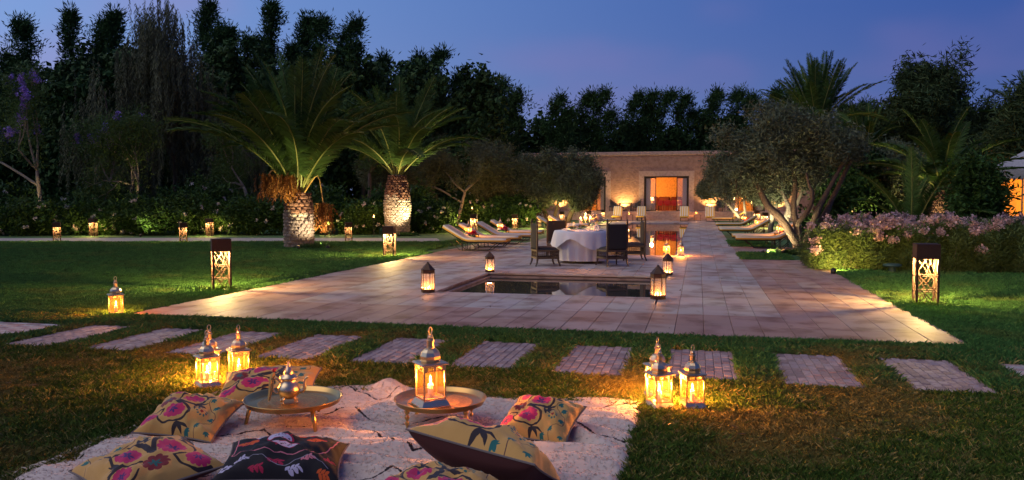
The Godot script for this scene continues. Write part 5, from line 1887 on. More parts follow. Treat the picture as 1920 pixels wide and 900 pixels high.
	for q in [[4.7, -33.5, 0.7, 0.9], [5.5, -32.8, 0.6, 0.8], [7.6, -33.5, 0.7, 1.0], [9.9, -34.0, 0.8, 1.0], [8.2, -27.6, 0.7, 0.8]]:
		shrub("garden_bush", ["green lit bush behind the large olive's right stem", "bright green bush left of the short pale trunk", "green bush below the young palm", "green bush right of the lit palm trunk", "low green bush behind the pink hedge before the young palm"][i], V(q[0], 0, q[1]), q[2], q[3], 420, "small green bushes on the right")
		i += 1
	for q in [[4.4, -32.6, "low uplight among the bushes behind the large olive"], [7.2, -32.6, "low uplight among the bushes below the young palm"]]:
		uplight(q[2], V(q[0], 0, q[1]), V(q[0] + 0.3, 1.0, q[1] - 1.0), 8.0, 50.0, Color(0.95, 0.95, 0.40))
	# grass tufts at lamp feet and palm feet
	for q in [[-7.94, -12.1, 0.22, 0.20], [3.28, -12.75, 0.25, 0.16], [-11.7, -23.0, 0.35, 0.34], [-12.2, -32.3, 0.35, 0.3], [2.55, -23.95, 0.35, 0.3], [-8.0, -19.9, 0.2, 0.14], [-22.5, -24.3, 0.25, 0.16], [-17.9, -25.0, 0.25, 0.16]]:
		var gx := []
		var gc := []
		for k in 150:
			gx.append(Transform3D(yb(rf(0.5, 1.0) * q[3], 0.5), V(q[0] + rng.randfn() * q[2] * 0.6, 0, q[1] + rng.randfn() * q[2] * 0.45)))
			gc.append(tint(0.8, 1.6))
		tag(mm("tall_grass", MT.blades, MT.shrub, gx, gc), "uncut tufts of grass round lamps and trunks", "grass")

func hedge() -> void:
	# a deep oleander hedge: five bushes side by side, flowers on the left ones
	var names := ["leftmost oleander bush of the hedge, warm lit from within", "oleander bush thick with pink flowers, second from the left", "oleander bush with pink flowers behind the green path lamp", "oleander bush behind the right bollard lamp, fewer flowers", "green oleander bush at the right end of the hedge", "rear oleander bush of the hedge with pink flowers on the left", "rear oleander bush in the middle of the hedge", "rear oleander bush at the right near the tent"]
	var spots := [[3.05, -19.3, 0.62, 0.8, 1.0, 26], [4.0, -19.3, 0.75, 0.85, 1.1, 44], [5.1, -19.2, 0.8, 0.85, 1.08, 34], [6.4, -19.2, 0.85, 0.9, 1.02, 10], [7.9, -19.3, 0.95, 0.9, 1.02, 5], [4.3, -22.0, 0.95, 1.5, 1.05, 46], [6.3, -22.3, 1.1, 1.6, 1.02, 40], [8.5, -22.6, 1.3, 1.6, 1.02, 36]]
	for k in spots.size():
		var q: Array = spots[k]
		var t := thing("oleander_bush", names[k], "oleander", V(q[0], 0, q[1]), 0, "oleander hedge with pink flowers")
		var xf := []
		var cols := []
		var stems := S()
		var n := int(720 * q[2] * q[3] * 2.2)
		for i in n:
			var x := rf(-1, 1)
			var z := rf(-1, 1)
			var top: float = q[4] * (1.0 - 0.16 * pow(absf(x), 3.0)) * (0.94 + 0.10 * sin(x * 5 + k) * sin(z * 4.0))
			var edge := maxf(absf(z), absf(x))
			var y := top * (1.0 - pow(rng.randf(), 0.9) * (0.95 if edge > 0.6 else 0.5)) - 0.36
			y = maxf(y, 0.02)
			var lean := V(z * 0.35 * edge, 0, -x * 0.35 * edge)
			xf.append(Transform3D(Basis.from_euler(V(lean.x + rf(-0.3, 0.3), rf(0, TAU), lean.z + rf(-0.3, 0.3))).scaled(Vector3.ONE * rf(0.8, 1.25)), V(x * q[2] * (1 + rf(-0.08, 0.08)), y, z * q[3])))
			cols.append(tint(0.55, 1.35))
			if i % 12 == 0: bar(stems, V(x * q[2] * 0.8, 0, z * q[3] * 0.8), V(x * q[2], y + 0.1, z * q[3]), 0.007, 4)
		obj("stems", stems, MT.bark_pale, t)
		mm("foliage", MT.oleander_twig, MT.oleander, xf, cols, t)
		var fp := []
		for i in int(q[5] * 0.75):
			var x := rf(-1, 1)
			var z := rf(-1, 1.05) if k >= 5 else (rf(0.2, 1.05) if rng.randf() < 0.5 else rf(-1, 1))
			var top: float = q[4] * (1.0 - 0.16 * pow(absf(x), 3.0)) * (0.96 + 0.10 * sin(x * 5 + k) * sin(z * 4.0))
			var y := top + rf(-0.04, 0.10)
			if z > 0.85 and k < 5: y = top - rf(0.0, 0.42)
			var c := V(x * q[2], y, z * q[3])
			for j in 8: fp.append(c + ga() * V(0.032, 0.020, 0.032))
		leafage("blossoms", fp, MT.flower_head, MT.pink, 0.8, 1.35, t)
	var g := thing("green_path_lamp", "low round green lamp at the foot of the oleander hedge", "path lamp", V(3.98, 0, -18.15))
	var s := S()
	lathe(s, [Vector2(0, 0.0), Vector2(0.07, 0), Vector2(0.07, 0.16), Vector2(0, 0.16)], 12)
	obj("post", s, MT.green_metal, g)
	s = S(false)
	lathe(s, [Vector2(0, 0.15), Vector2(0.17, 0.15), Vector2(0.185, 0.165), Vector2(0.18, 0.20), Vector2(0.14, 0.215), Vector2(0, 0.22)], 20)
	obj("hood", s, MT.green_metal, g)
	uplight("hidden lamp lighting the leftmost oleander from below", V(2.75, 0.0, -17.75), V(3.25, 0.75, -19.2), 4.5, 58.0, Color(1.0, 0.72, 0.22))

# ------------------------------------------------------------------ embroidered cloth
func p_disk(im: Image, x: float, y: float, r: float, c: Color) -> void:
	var w := im.get_width()
	var h := im.get_height()
	for j in range(maxi(0, int(y - r)), mini(h, int(y + r) + 2)):
		for i in range(maxi(0, int(x - r)), mini(w, int(x + r) + 2)):
			if (i - x) * (i - x) + (j - y) * (j - y) <= r * r: im.set_pixel(i, j, c)

func p_line(im: Image, pts: Array, w0: float, w1: float, c: Color, rough := 0.0) -> void:
	var n := im.get_width()
	var q := []
	for p in pts: q.append(V(p.x, p.y, 0))
	var cp := curve_pts(q, pts.size() * 14)
	for i in cp.size() - 1:
		var d: float = cp[i].distance_to(cp[i + 1]) * n
		var st := maxi(1, int(d / 1.5))
		for k in st:
			var f := (i + float(k) / st) / (cp.size() - 1)
			var p: Vector3 = cp[i].lerp(cp[i + 1], float(k) / st)
			var wd := lerpf(w0, w1, f) * n
			if rough > 0: wd *= 1.0 + rf(-rough, rough)
			p_disk(im, p.x * n, p.y * n, maxf(wd, 0.7), c)

func p_leaf(im: Image, x: float, y: float, a: float, l: float, w: float, c: Color) -> void:
	var n := im.get_width()
	for i in 24:
		var t := i / 23.0
		p_disk(im, (x + cos(a) * l * t) * n, (y + sin(a) * l * t) * n, w * n * sin(PI * (0.12 + 0.86 * t)), c)

func p_flower(im: Image, x: float, y: float, r: float, c: Color, cc: Color, n := 12) -> void:
	var s := im.get_width()
	p_disk(im, x * s, y * s, r * 0.78 * s, c)
	for i in n:
		var a := TAU * i / n
		p_disk(im, (x + cos(a) * r * 0.8) * s, (y + sin(a) * r * 0.8) * s, r * 0.24 * s, c)
	for i in 6:
		var a := TAU * i / 6
		p_leaf(im, x + cos(a) * r * 0.08, y + sin(a) * r * 0.08, a, r * 0.42, r * 0.10, cc)

func yellow_cloth() -> ImageTexture:
	var im := Image.create(640, 640, false, Image.FORMAT_RGB8)
	im.fill(Color8(206, 152, 76))
	for i in 2600:
		var x := rng.randi() % 640
		var y := rng.randi() % 600
		var k := rf(-0.025, 0.025)
		im.fill_rect(Rect2i(x, y, 1, 24), Color(0.808 + k, 0.596 + k, 0.298 + k))
	var blk := Color8(38, 17, 16)
	var mag := Color8(196, 22, 84)
	var drk := Color8(128, 22, 26)
	var teal := Color8(18, 98, 90)
	var vio := Color8(70, 26, 96)
	for q in [[0.22, 0.18, 0.10], [0.47, 0.34, 0.115], [0.40, 0.68, 0.125], [0.13, 0.80, 0.11]]:
		p_flower(im, q[0], q[1], q[2], mag, vio)
	p_flower(im, 0.21, 0.47, 0.10, drk, teal, 10)
	# thick vine rings
	p_line(im, [Vector2(0.30, 0.40), Vector2(0.33, 0.26), Vector2(0.45, 0.185), Vector2(0.60, 0.25), Vector2(0.63, 0.38), Vector2(0.55, 0.49), Vector2(0.36, 0.50)], 0.010, 0.020, blk)
	p_line(im, [Vector2(0.36, 0.50), Vector2(0.52, 0.58), Vector2(0.57, 0.72), Vector2(0.48, 0.85), Vector2(0.33, 0.87), Vector2(0.24, 0.78), Vector2(0.24, 0.62)], 0.020, 0.009, blk)
	p_line(im, [Vector2(0.33, 0.26), Vector2(0.33, 0.10), Vector2(0.22, 0.05), Vector2(0.10, 0.10), Vector2(0.08, 0.24), Vector2(0.16, 0.33)], 0.016, 0.008, blk)
	p_line(im, [Vector2(0.24, 0.62), Vector2(0.12, 0.64), Vector2(0.02, 0.72), Vector2(0.01, 0.86)], 0.012, 0.012, blk)
	for q in [[0.57, 0.50, 0.1], [0.57, 0.50, 0.65], [0.57, 0.50, 1.2], [0.57, 0.50, -0.5], [0.34, 0.22, -1.0], [0.34, 0.22, -0.5], [0.34, 0.22, -1.6], [0.50, 0.86, 0.4], [0.50, 0.86, 1.0], [0.50, 0.86, 1.6], [0.60, 0.25, -0.6], [0.60, 0.25, -0.1]]:
		p_leaf(im, q[0], q[1], q[2], 0.15, 0.020, blk)
	p_disk(im, 0.585 * 640, 0.505 * 640, 0.018 * 640, Color8(206, 152, 76))
	# thin vine with teal leaves
	p_line(im, [Vector2(0.70, 0.0), Vector2(0.74, 0.10), Vector2(0.88, 0.14), Vector2(0.90, 0.24), Vector2(0.76, 0.30), Vector2(0.70, 0.40), Vector2(0.78, 0.50), Vector2(0.90, 0.58), Vector2(0.90, 0.72), Vector2(0.78, 0.78), Vector2(0.72, 0.90), Vector2(0.74, 1.0)], 0.0035, 0.0035, Color8(70, 30, 34))
	for q in [[0.80, 0.07], [0.82, 0.22], [0.74, 0.36], [0.84, 0.46], [0.86, 0.66], [0.72, 0.84], [0.62, 0.95], [0.90, 0.92]]:
		for k in 4: p_leaf(im, q[0], q[1], -1.57 + (k - 1.5) * 0.75 + q[0] * 3.0, 0.055, 0.013, teal)
		p_leaf(im, q[0], q[1] + 0.02, 0.4, 0.05, 0.010, teal)
	for k in 9:
		var a := TAU * k / 9
		p_leaf(im, 0.72 + cos(a) * 0.05, 0.62 + sin(a) * 0.05, a + 0.6, 0.03, 0.012, teal)
	p_flower(im, 0.72, 0.62, 0.025, drk, drk, 5)
	return ImageTexture.create_from_image(im)

func p_paisley(im: Image, x: float, y: float, a: float, l: float, c: Color, dots: Color) -> void:
	var n := im.get_width()
	for i in 40:
		var t := i / 39.0
		var b := a + t * t * 2.6
		var px := x + cos(a) * l * 0.62 * t + cos(b) * l * 0.30 * t
		var py := y + sin(a) * l * 0.62 * t + sin(b) * l * 0.30 * t
		p_disk(im, px * n, py * n, l * (0.30 - 0.235 * t) * n, c)
	for i in 9:
		var t := i / 8.0
		p_disk(im, (x + cos(a + 0.5 * sin(i * 2.4)) * l * 0.55 * t) * n, (y + sin(a + 0.5 * sin(i * 2.4)) * l * 0.55 * t) * n, l * 0.035 * n, dots)

func black_cloth() -> ImageTexture:
	var im := Image.create(640, 640, false, Image.FORMAT_RGB8)
	var bk := Color8(26, 17, 20)
	im.fill(bk)
	var lil := Color8(190, 176, 196)
	var org := Color8(214, 84, 26)
	var mag := Color8(178, 22, 62)
	var pnk := Color8(206, 112, 122)
	for q in [[0.25, 0.10, 0.1, lil], [0.60, 0.12, 0.2, org], [0.42, 0.32, 0.3, lil], [0.78, 0.34, 2.6, org], [0.22, 0.36, 2.8, org], [0.55, 0.52, 2.9, lil]]:
		p_paisley(im, q[0], q[1], q[2], 0.23, mag, mag)
		p_paisley(im, q[0], q[1], q[2], 0.20, q[3], bk)
	p_line(im, [Vector2(0.08, 0.62), Vector2(0.30, 0.64), Vector2(0.55, 0.68), Vector2(0.80, 0.62), Vector2(0.92, 0.40), Vector2(0.92, 0.10)], 0.006, 0.006, pnk)
	p_line(im, [Vector2(0.06, 0.05), Vector2(0.07, 0.30), Vector2(0.08, 0.62)], 0.006, 0.006, pnk)
	for q in [[0.15, 0.78, -0.5, lil], [0.42, 0.82, 0.3, mag], [0.66, 0.80, -0.4, pnk], [0.88, 0.78, -1.1, mag], [0.30, 0.92, 0.1, mag], [0.55, 0.95, -0.2, lil], [0.80, 0.95, 0.2, org]]:
		for k in 6: p_leaf(im, q[0] + cos(q[2]) * k * 0.018, q[1] + sin(q[2]) * k * 0.018, q[2] + (0.9 if k % 2 else -0.9), 0.055, 0.014, q[3])
	p_line(im, [Vector2(0.10, 0.92), Vector2(0.20, 0.76), Vector2(0.36, 0.74), Vector2(0.52, 0.90), Vector2(0.70, 0.74), Vector2(0.90, 0.90)], 0.004, 0.004, Color8(150, 140, 150))
	p_flower(im, 0.08, 0.86, 0.07, lil, bk, 8)
	return ImageTexture.create_from_image(im)

func cushion(label: String, at: Vector3, rot: Vector3, w: float, d: float, th: float, mat: Material, turn_uv: int, sd: int) -> void:
	var t := thing("cushion", label, "cushion", at, 0, "embroidered floor cushions on the rug")
	t.rotation = rot
	var n := 26
	var nz := FastNoiseLite.new()
	nz.seed = sd
	nz.frequency = 3.2
	for side in 2:
		var s := S(false)
		var pt := func(i: int, j: int) -> Vector3:
			var u := 2.0 * i / n - 1.0
			var v := 2.0 * j / n - 1.0
			u = signf(u) * pow(absf(u), 0.85)
			v = signf(v) * pow(absf(v), 0.85)
			var k := pow(maxf(0.0, (1 - u * u) * (1 - v * v)), 0.44)
			var x := u * w / 2 * (1 - 0.085 * (1 - v * v))
			var z := v * d / 2 * (1 - 0.085 * (1 - u * u))
			var wr := nz.get_noise_2d(x * 1.6, z * 1.6) * 0.05 * k + nz.get_noise_2d(x * 5.0, z * 5.0) * 0.014 * k + 0.010 * sin((x - z) * 34.0 + sd) * k * (1 - k)
			wr += 0.010 * sin(atan2(z, x) * 14.0 + sd) * minf(k * 2.0, 1.0) * (1.0 - k)
			return V(x, (k * th * 0.58 + wr) if side == 0 else (-k * th * 0.42 + 0.0), z)
		for i in n:
			for j in n:
				var q := []
				var uv := []
				for e in [[i, j], [i + 1, j], [i + 1, j + 1], [i, j + 1]]:
					q.append(pt.call(e[0], e[1]))
					var c := Vector2(float(e[0]) / n, float(e[1]) / n)
					for k in turn_uv: c = Vector2(c.y, 1 - c.x)
					uv.append(c)
				var order := [0, 1, 2, 0, 2, 3] if side == 0 else [0, 2, 1, 0, 3, 2]
				for m in order:
					s.set_uv(uv[m])
					s.add_vertex(q[m])
		obj("embroidered_face" if side == 0 else "velvet_back", s, mat if side == 0 else MT.velvet, t)
	var s := S()
	var pp := []
	for k in 4:
		var a := [Vector2(-1, -1), Vector2(1, -1), Vector2(1, 1), Vector2(-1, 1)]
		for i in 10:
			var p: Vector2 = a[k].lerp(a[(k + 1) % 4], i / 10.0)
			pp.append(V(p.x * w / 2 * (1 - 0.085 * (1 - p.y * p.y)), 0.0, p.y * d / 2 * (1 - 0.085 * (1 - p.x * p.x))))
	pp.append(pp[0])
	tube(s, pp, [0.006], 5, false)
	obj("seam", s, MT.band, t)

# ------------------------------------------------------------------ rug, trays, teapot
const RX0 := -3.68
const RX1 := -0.37
const RZ0 := -6.12
const RZ1 := -3.1
var folds := [[-2.42, -5.98, 1.2, 0.16, 0.10, 0.045], [-2.20, -5.72, 0.9, 0.22, 0.07, 0.05], [-0.80, -5.10, 0.75, 0.42, 0.055, 0.055], [-0.62, -5.45, 0.3, 0.30, 0.05, 0.025], [-0.85, -5.70, 0.1, 0.30, 0.05, 0.022], [-2.1, -4.75, 0.05, 0.6, 0.06, 0.035], [-2.0, -4.45, -0.15, 0.55, 0.055, 0.04], [-1.9, -4.15, 0.1, 0.5, 0.05, 0.035], [-1.35, -4.75, 0.5, 0.3, 0.05, 0.03], [-0.6, -4.55, 0.2, 0.30, 0.05, 0.03], [-3.3, -5.0, 0.4, 0.3, 0.06, 0.03], [-3.0, -5.6, -0.3, 0.35, 0.06, 0.03], [-1.5, -5.75, 0.15, 0.5, 0.05, 0.022], [-0.75, -4.1, -0.1, 0.35, 0.06, 0.03], [-2.55, -5.3, 0.1, 0.5, 0.05, 0.025], [-2.2, -4.3, 0.05, 0.8, 0.045, 0.03], [-2.1, -4.6, -0.05, 0.7, 0.045, 0.028], [-1.6, -4.9, 0.15, 0.6, 0.05, 0.03], [-0.7, -5.25, 0.35, 0.35, 0.045, 0.03], [-0.7, -4.75, 0.15, 0.35, 0.05, 0.03], [-0.65, -4.3, 0.0, 0.3, 0.05, 0.028]]
var rug_noise := FastNoiseLite.new()

func rug_y(x: float, z: float) -> float:
	var h := 0.030 + 0.030 * rug_noise.get_noise_2d(x * 0.9, z * 2.6) + 0.0026 * sin(z * 120.0 + 5.0 * rug_noise.get_noise_2d(x * 2.0, z * 0.7)) + 0.0015 * rug_noise.get_noise_2d(x * 22.0, z * 30.0)
	for f in folds:
		var dx: float = x - f[0]
		var dz: float = z - f[1]
		var a := dx * cos(f[2]) + dz * sin(f[2])
		var b := -dx * sin(f[2]) + dz * cos(f[2])
		h += 1.45 * f[5] * exp(-pow(a / f[3], 4.0)) * exp(-pow(b / f[4], 2.0))
	var e := minf(minf(x - RX0, RX1 - x), minf(z - RZ0, RZ1 - z))
	return 0.012 + (h - 0.012) * smoothstep(0.0, 0.07, e)

func rug_edge(x: float, z: float) -> Vector3:
	# the border wanders a little
	var ex := 0.03 * rug_noise.get_noise_2d(z * 1.7, 7.0)
	var ez := 0.05 * rug_noise.get_noise_2d(x * 1.4, 31.0)
	return V(x + ex, rug_y(x, z), z + ez)

func rug() -> void:
	rug_noise.seed = 19
	rug_noise.frequency = 1.0
	rug_noise.fractal_octaves = 3
	var im := Image.create(1024, 1024, false, Image.FORMAT_RGB8)
	var cream := Color(0.62, 0.48, 0.40).linear_to_srgb()
	im.fill(cream)
	for i in 9000:
		var k := rf(-0.018, 0.014)
		p_disk(im, rf(0, 1023), rf(0, 1023), rf(2.0, 5.0), Color(cream.r + k, cream.g + k, cream.b + k))
	var ink := Color8(44, 30, 32)
	for r in 5:
		var zc := 0.10 + r * 0.205
		var pts := []
		for k in 9: pts.append(Vector2(0.03 + k * 0.118 + rf(-0.012, 0.012), zc + (0.052 if (k + r) % 2 else -0.052) + rf(-0.012, 0.012)))
		for k in 8:
			if rng.randf() < 0.12: continue
			var q := [pts[k]]
			for m in 5: q.append(pts[k].lerp(pts[k + 1], (m + 1) / 6.0) + Vector2(rf(-0.003, 0.003), rf(-0.0035, 0.0035)))
			q.append(pts[k + 1])
			p_line(im, q, 0.0017, 0.0022, ink, 0.6)
	for q in [[0.72, 0.62], [0.30, 0.42], [0.52, 0.83]]:
		for k in 3: p_line(im, [Vector2(q[0], q[1] + (k - 1) * 0.012), Vector2(q[0] + 0.04, q[1])], 0.0020, 0.0014, ink, 0.5)
	var tex := ImageTexture.create_from_image(im)
	var mat := M(1, 1, 1, 0.95)
	mat.albedo_texture = tex
	var t := thing("rug", "shaggy cream wool rug with dark zigzag lines, spread on the lawn", "rug")
	var s := S(false)
	var nx := 200
	var nzz := 180
	var rows := []
	for j in nzz + 1:
		var row := []
		for i in nx + 1:
			var x := lerpf(RX0, RX1, float(i) / nx)
			var z := lerpf(RZ0, RZ1, float(j) / nzz)
			var p := rug_edge(x, z)
			p.y += rf(-0.0006, 0.0006)
			row.append(p)
		rows.append(row)
	for j in nzz:
		for i in nx:
			for e in [[0, 0], [1, 0], [1, 1], [0, 0], [1, 1], [0, 1]]:
				s.set_uv(Vector2(float(i + e[0]) / nx, float(j + e[1]) / nzz))
				s.add_vertex(rows[j + e[1]][i + e[0]])
	obj("weave", s, mat, t)
	# pile
	var r := RandomNumberGenerator.new()
	r.seed = 41
	var ps := S()
	for i in 10:
		var a := r.randf_range(0, TAU)
		var q := V(cos(a), 0, sin(a)) * r.randf_range(0, 0.012)
		var l := V(r.randfn() * 0.008, r.randf_range(0.004, 0.009), r.randfn() * 0.008)
		var b := r.randf_range(0, TAU)
		var sd := V(cos(b), 0, sin(b)) * 0.0022
		ps.add_vertex(q - sd); ps.add_vertex(q + sd); ps.add_vertex(q + l + sd * 0.6)
		ps.add_vertex(q - sd); ps.add_vertex(q + l + sd * 0.6); ps.add_vertex(q + l - sd * 0.6)
	var xf := []
	var cols := []
	for i in 26000:
		var u := rng.randf()
		var v := rng.randf()
		var p := rug_edge(lerpf(RX0, RX1, u), lerpf(RZ0, RZ1, v))
		var c := im.get_pixel(mini(int(u * 1024), 1023), mini(int(v * 1024), 1023)).srgb_to_linear()
		xf.append(Transform3D(Basis.from_euler(V(rf(-0.3, 0.3), rf(0, TAU), rf(-0.3, 0.3))).scaled(Vector3.ONE * rf(0.6, 0.95)), p - V(0, 0.003, 0)))
		cols.append(c * rf(0.93, 1.08))
	var pm := leafmat(1, 1, 1, 0.2, 0.95)
	mm("pile", meshof(ps), pm, xf, cols, t)
	s = S()
	for i in 150:
		var z := lerpf(RZ0 + 0.05, RZ1, i / 150.0)
		var p := rug_edge(RX0, z)
		tube(s, [p + V(0.02, 0.004, 0), p + V(-0.03, 0.012 + rf(-0.005, 0.008), rf(-0.02, 0.02)), p + V(-0.075 + rf(-0.02, 0.02), 0.01, rf(-0.035, 0.035))], [0.006, 0.007, 0.003], 4)
	obj("fringe", s, MT.wool, t)

func tray(label: String, at: Vector3, r: float, legs: int, phase: float, turned: bool) -> void:
	var t := thing("brass_tray_table", label, "tray table", at, 0.0, "low brass tray tables")
	var s := S(false)
	lathe(s, [Vector2(0, 0.140), Vector2(r - 0.03, 0.140), Vector2(r - 0.012, 0.146), Vector2(r, 0.176), Vector2(r + 0.006, 0.178), Vector2(r + 0.003, 0.182), Vector2(r - 0.004, 0.179), Vector2(r - 0.018, 0.152), Vector2(r - 0.034, 0.147), Vector2(r * 0.72, 0.146)], 56)
	obj("tray_rim", s, MT.brass, t)
	s = S(false)
	lathe(s, [Vector2(r * 0.725, 0.146), Vector2(r * 0.70, 0.149), Vector2(r * 0.68, 0.1465), Vector2(r * 0.45, 0.147), Vector2(r * 0.43, 0.149), Vector2(r * 0.41, 0.147), Vector2(r * 0.2, 0.148), Vector2(0, 0.148)], 56)
	obj("tray_plate", s, MT.brass_plate, t)
	for k in legs:
		var a := phase + TAU * k / legs
		s = S(false)
		var c := V(cos(a), 0, sin(a))
		if turned:
			var prof := []
			for i in 15:
				var f := i / 14.0
				prof.append(Vector2(0.009 + 0.005 * sin(f * 22.0) * (1 if i % 2 else 0.4) + 0.006 * f, 0.140 * f))
			lathe(s, prof, 10, c * (r - 0.035))
		else:
			tube(s, [c * (r - 0.01), c * (r - 0.045) + V(0, 0.142, 0)], [0.011, 0.017], 10)
		obj("leg", s, MT.brass, t)

func teapot(at: Vector3) -> void:
	var t := thing("teapot", "silver domed teapot on four feet on the left brass tray", "teapot", at, 0.35)
	var s := S(false)
	lathe(s, [Vector2(0, 0.028), Vector2(0.035, 0.028), Vector2(0.060, 0.045), Vector2(0.074, 0.075), Vector2(0.072, 0.105), Vector2(0.058, 0.130), Vector2(0.046, 0.145), Vector2(0.047, 0.160), Vector2(0.052, 0.166)], 28)
	obj("body", s, MT.silver, t)
	s = S(false)
	lathe(s, [Vector2(0.060, 0.166), Vector2(0.062, 0.170), Vector2(0.050, 0.180), Vector2(0.036, 0.190), Vector2(0.030, 0.198), Vector2(0.033, 0.204), Vector2(0.022, 0.222), Vector2(0.016, 0.244), Vector2(0.010, 0.250), Vector2(0.015, 0.256), Vector2(0.007, 0.262), Vector2(0.010, 0.270), Vector2(0, 0.280)], 24)
	obj("lid", s, MT.silver, t)
	for k in 4:
		var a := k * PI / 2 + 0.5
		s = S(false)
		tube(s, curve_pts([V(cos(a) * 0.045, 0.045, sin(a) * 0.045), V(cos(a) * 0.068, 0.03, sin(a) * 0.068), V(cos(a) * 0.060, 0.012, sin(a) * 0.060), V(cos(a) * 0.070, 0.003, sin(a) * 0.070)], 8), [0.010, 0.009, 0.007, 0.006, 0.005, 0.006, 0.007, 0.008, 0.008], 8)
		obj("foot", s, MT.silver, t)
	s = S(false)
	tube(s, curve_pts([V(0.06, 0.07, 0), V(0.10, 0.085, 0), V(0.105, 0.13, 0), V(0.112, 0.160, 0), V(0.128, 0.172, 0)], 10), [0.017, 0.016, 0.014, 0.012, 0.011, 0.010, 0.009, 0.009, 0.008, 0.008, 0.009], 10)
	obj("spout", s, MT.silver, t)
	s = S(false)
	tube(s, curve_pts([V(-0.055, 0.135, 0), V(-0.085, 0.165, 0), V(-0.105, 0.14, 0), V(-0.10, 0.08, 0), V(-0.066, 0.062, 0)], 12), [0.006], 8)
	obj("handle", s, MT.silver, t)
	s = S()
	tube(s, curve_pts([V(-0.095, 0.21, 0.01), V(-0.112, 0.16, 0.018), V(-0.118, 0.09, 0.02), V(-0.13, 0.02, 0.024)], 8), [0.006, 0.016, 0.017, 0.016, 0.016, 0.015, 0.013, 0.011, 0.008], 6)
	obj("cloth_grip", s, MT.yellow_felt, t)
	s = S(false)
	lathe(s, [Vector2(0, -0.014), Vector2(0.010, -0.010), Vector2(0.014, 0.0), Vector2(0.010, 0.010), Vector2(0, 0.014)], 12, V(-0.095, 0.225, 0.01))
	obj("red_bead", s, MT.red, t)

func picnic() -> void:
	MT.wool = M(0.55, 0.44, 0.34, 0.95)
	MT.yellow_felt = M(0.62, 0.36, 0.10, 0.9)
	rug()
	tray("brass tray table on plain tapered legs holding the teapot, left", V(-2.68, 0.034, -4.92), 0.325, 3, 0.62, false)
	tray("brass tray table on turned legs holding the tall lantern, right", V(-1.70, 0.034, -5.14), 0.310, 4, 0.60, true)
	teapot(V(-2.70, 0.182, -4.90))
	var y := M(1, 1, 1, 0.8)
	y.albedo_texture = yellow_cloth()
	y.heightmap_enabled = true
	y.heightmap_texture = MT.grain
	y.heightmap_scale = 0.15
	y.uv1_scale = Vector3(1, 1, 1)
	y.rim_enabled = true
	y.rim = 0.3
	y.rim_tint = 0.7
	var k := M(1, 1, 1, 0.85)
	k.albedo_texture = black_cloth()
	cushion("yellow embroidered cushion behind the teapot tray, in front of the left lanterns", V(-3.20, 0.13, -5.50), V(0.30, 0.32, 0.04), 0.74, 0.48, 0.19, y, 0, 3)
	cushion("yellow embroidered cushion with teal vine, left of the teapot tray", V(-3.24, 0.13, -4.58), V(0.26, 0.12, -0.10), 0.52, 0.50, 0.19, y, 0, 8)
	cushion("large yellow embroidered cushion with red flowers, nearest at the left", V(-2.90, 0.10, -3.72), V(0.10, -0.55, -0.04), 0.62, 0.60, 0.21, y, 2, 5)
	cushion("black cushion embroidered with white and orange paisleys", V(-2.22, 0.11, -3.96), V(0.12, 0.32, -0.04), 0.66, 0.48, 0.20, k, 0, 12)
	cushion("yellow embroidered cushion right of the lantern tray, at the rug's right side", V(-0.98, 0.13, -5.02), V(0.30, -0.16, -0.03), 0.48, 0.46, 0.20, y, 0, 21)
	cushion("embroidered cushion tipped up to show its dark maroon velvet back", V(-1.12, 0.165, -4.14), V(-0.54, -0.28, -0.08), 0.82, 0.40, 0.30, y, 0, 30)
	cushion("yellow embroidered cushion nearest the camera, cut by the bottom edge", V(-1.22, 0.10, -3.68), V(0.06, -0.35, 0.0), 0.62, 0.50, 0.22, y, 3, 33)

func fallen_leaves() -> void:
	var xf := []
	var cols := []
	for i in 220:
		var x := rf(-7.4, 2.8) if i % 2 else rf(-8.0, 5.0)
		var z := rf(-21.0, -9.2) if i % 2 else rf(-9.0, -4.0)
		if x > -3.8 and x < -0.3 and z > -6.2: continue
		xf.append(Transform3D(Basis.from_euler(V(rf(-0.2, 0.2), rf(0, TAU), rf(-0.2, 0.2))).scaled(Vector3.ONE * rf(0.6, 1.2)), V(x, 0.018 if i % 2 else 0.036, z)))
		cols.append(Color(0.10, 0.055, 0.02) * rf(0.6, 1.8))
	var s := S()
	fan(s, [V(-0.035, 0, 0), V(0, 0.004, 0.011), V(0.04, 0.007, 0.0), V(0, 0.004, -0.011)], Vector3.UP)
	tag(mm("fallen_leaves", meshof(s), leafmat(1, 1, 1, 0.1), xf, cols), "small dry leaves fallen on lawn and paving", "leaves")

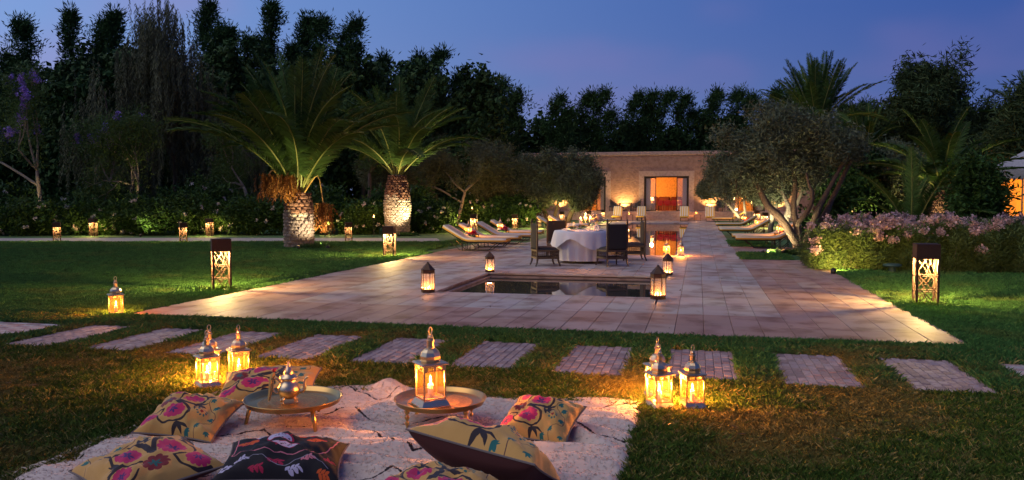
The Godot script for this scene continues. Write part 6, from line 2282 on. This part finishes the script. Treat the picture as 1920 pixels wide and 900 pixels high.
func garden_set() -> void:
	var tb := thing("garden_table", "white garden table behind the large olive's right stem", "table", V(4.75, 0, -37.6))
	var s := S()
	bx(s, V(0, 0.74, 0), V(1.1, 0.04, 0.8), Basis.IDENTITY, 0.008)
	obj("table_top", s, MT.white_paint, tb)
	for x in [-1, 1]:
		for z in [-1, 1]:
			s = S()
			bx(s, V(x * 0.5, 0.36, z * 0.35), V(0.05, 0.72, 0.05))
			obj("leg", s, MT.white_paint, tb)
	for q in [[5.55, -37.2, -1.9, "white slatted garden chair right of the white table"], [4.0, -37.3, 1.6, "white slatted garden chair left of the white table"]]:
		var c := thing("garden_chair", q[3], "chair", V(q[0], 0, q[1]), q[2], "white garden chairs")
		s = S()
		for i in 5: bx(s, V(0, 0.45, -0.18 + i * 0.09), V(0.44, 0.02, 0.07))
		obj("seat", s, MT.white_paint, c)
		s = S()
		for i in 6: bx(s, V(-0.19 + i * 0.076, 0.70, -0.22), V(0.04, 0.42, 0.02))
		bx(s, V(0, 0.92, -0.22), V(0.46, 0.05, 0.03))
		obj("backrest", s, MT.white_paint, c)
		for x in [-1, 1]:
			for z in [-1, 1]:
				s = S()
				bx(s, V(x * 0.2, 0.22, z * 0.2), V(0.04, 0.44, 0.04))
				obj("leg", s, MT.white_paint, c)

func _ready() -> void:
	rng.seed = 20240
	camera_and_light()
	make_materials()
	MT.pepper = leafmat(0.060, 0.088, 0.032, 0.3, 0.55)
	MT.shrub_dark = leafmat(0.028, 0.058, 0.016, 0.35, 0.5)
	MT.iron_grey = M(0.25, 0.25, 0.27, 0.5)
	MT.frond_v = leafmat(1, 1, 1, 0.3, 0.45)
	MT.green_metal = M(0.035, 0.075, 0.060, 0.5, 0.2)
	MT.blades = twig_mesh(16, 0.75, 0.05, 0.12, 60)
	setting()
	pavilion()
	tent()
	planting()
	palms()
	hedge()
	grass()
	bollards()
	torch("small garden torch with a flame between the date palms", V(-13.36, 0, -31.6), 0.72)
	torch("small garden torch with a flame beyond the left sun loungers", V(-12.39, 0, -43.3), 0.95)
	torch("small garden torch among the far right loungers, nearer one", V(2.9, 0, -47.0), 1.25)
	torch("small garden torch among the far right loungers, farther one", V(2.85, 0, -56.0), 1.5)
	loungers()
	dining()
	garden_set()
	fallen_leaves()
	picnic()
	lanterns()
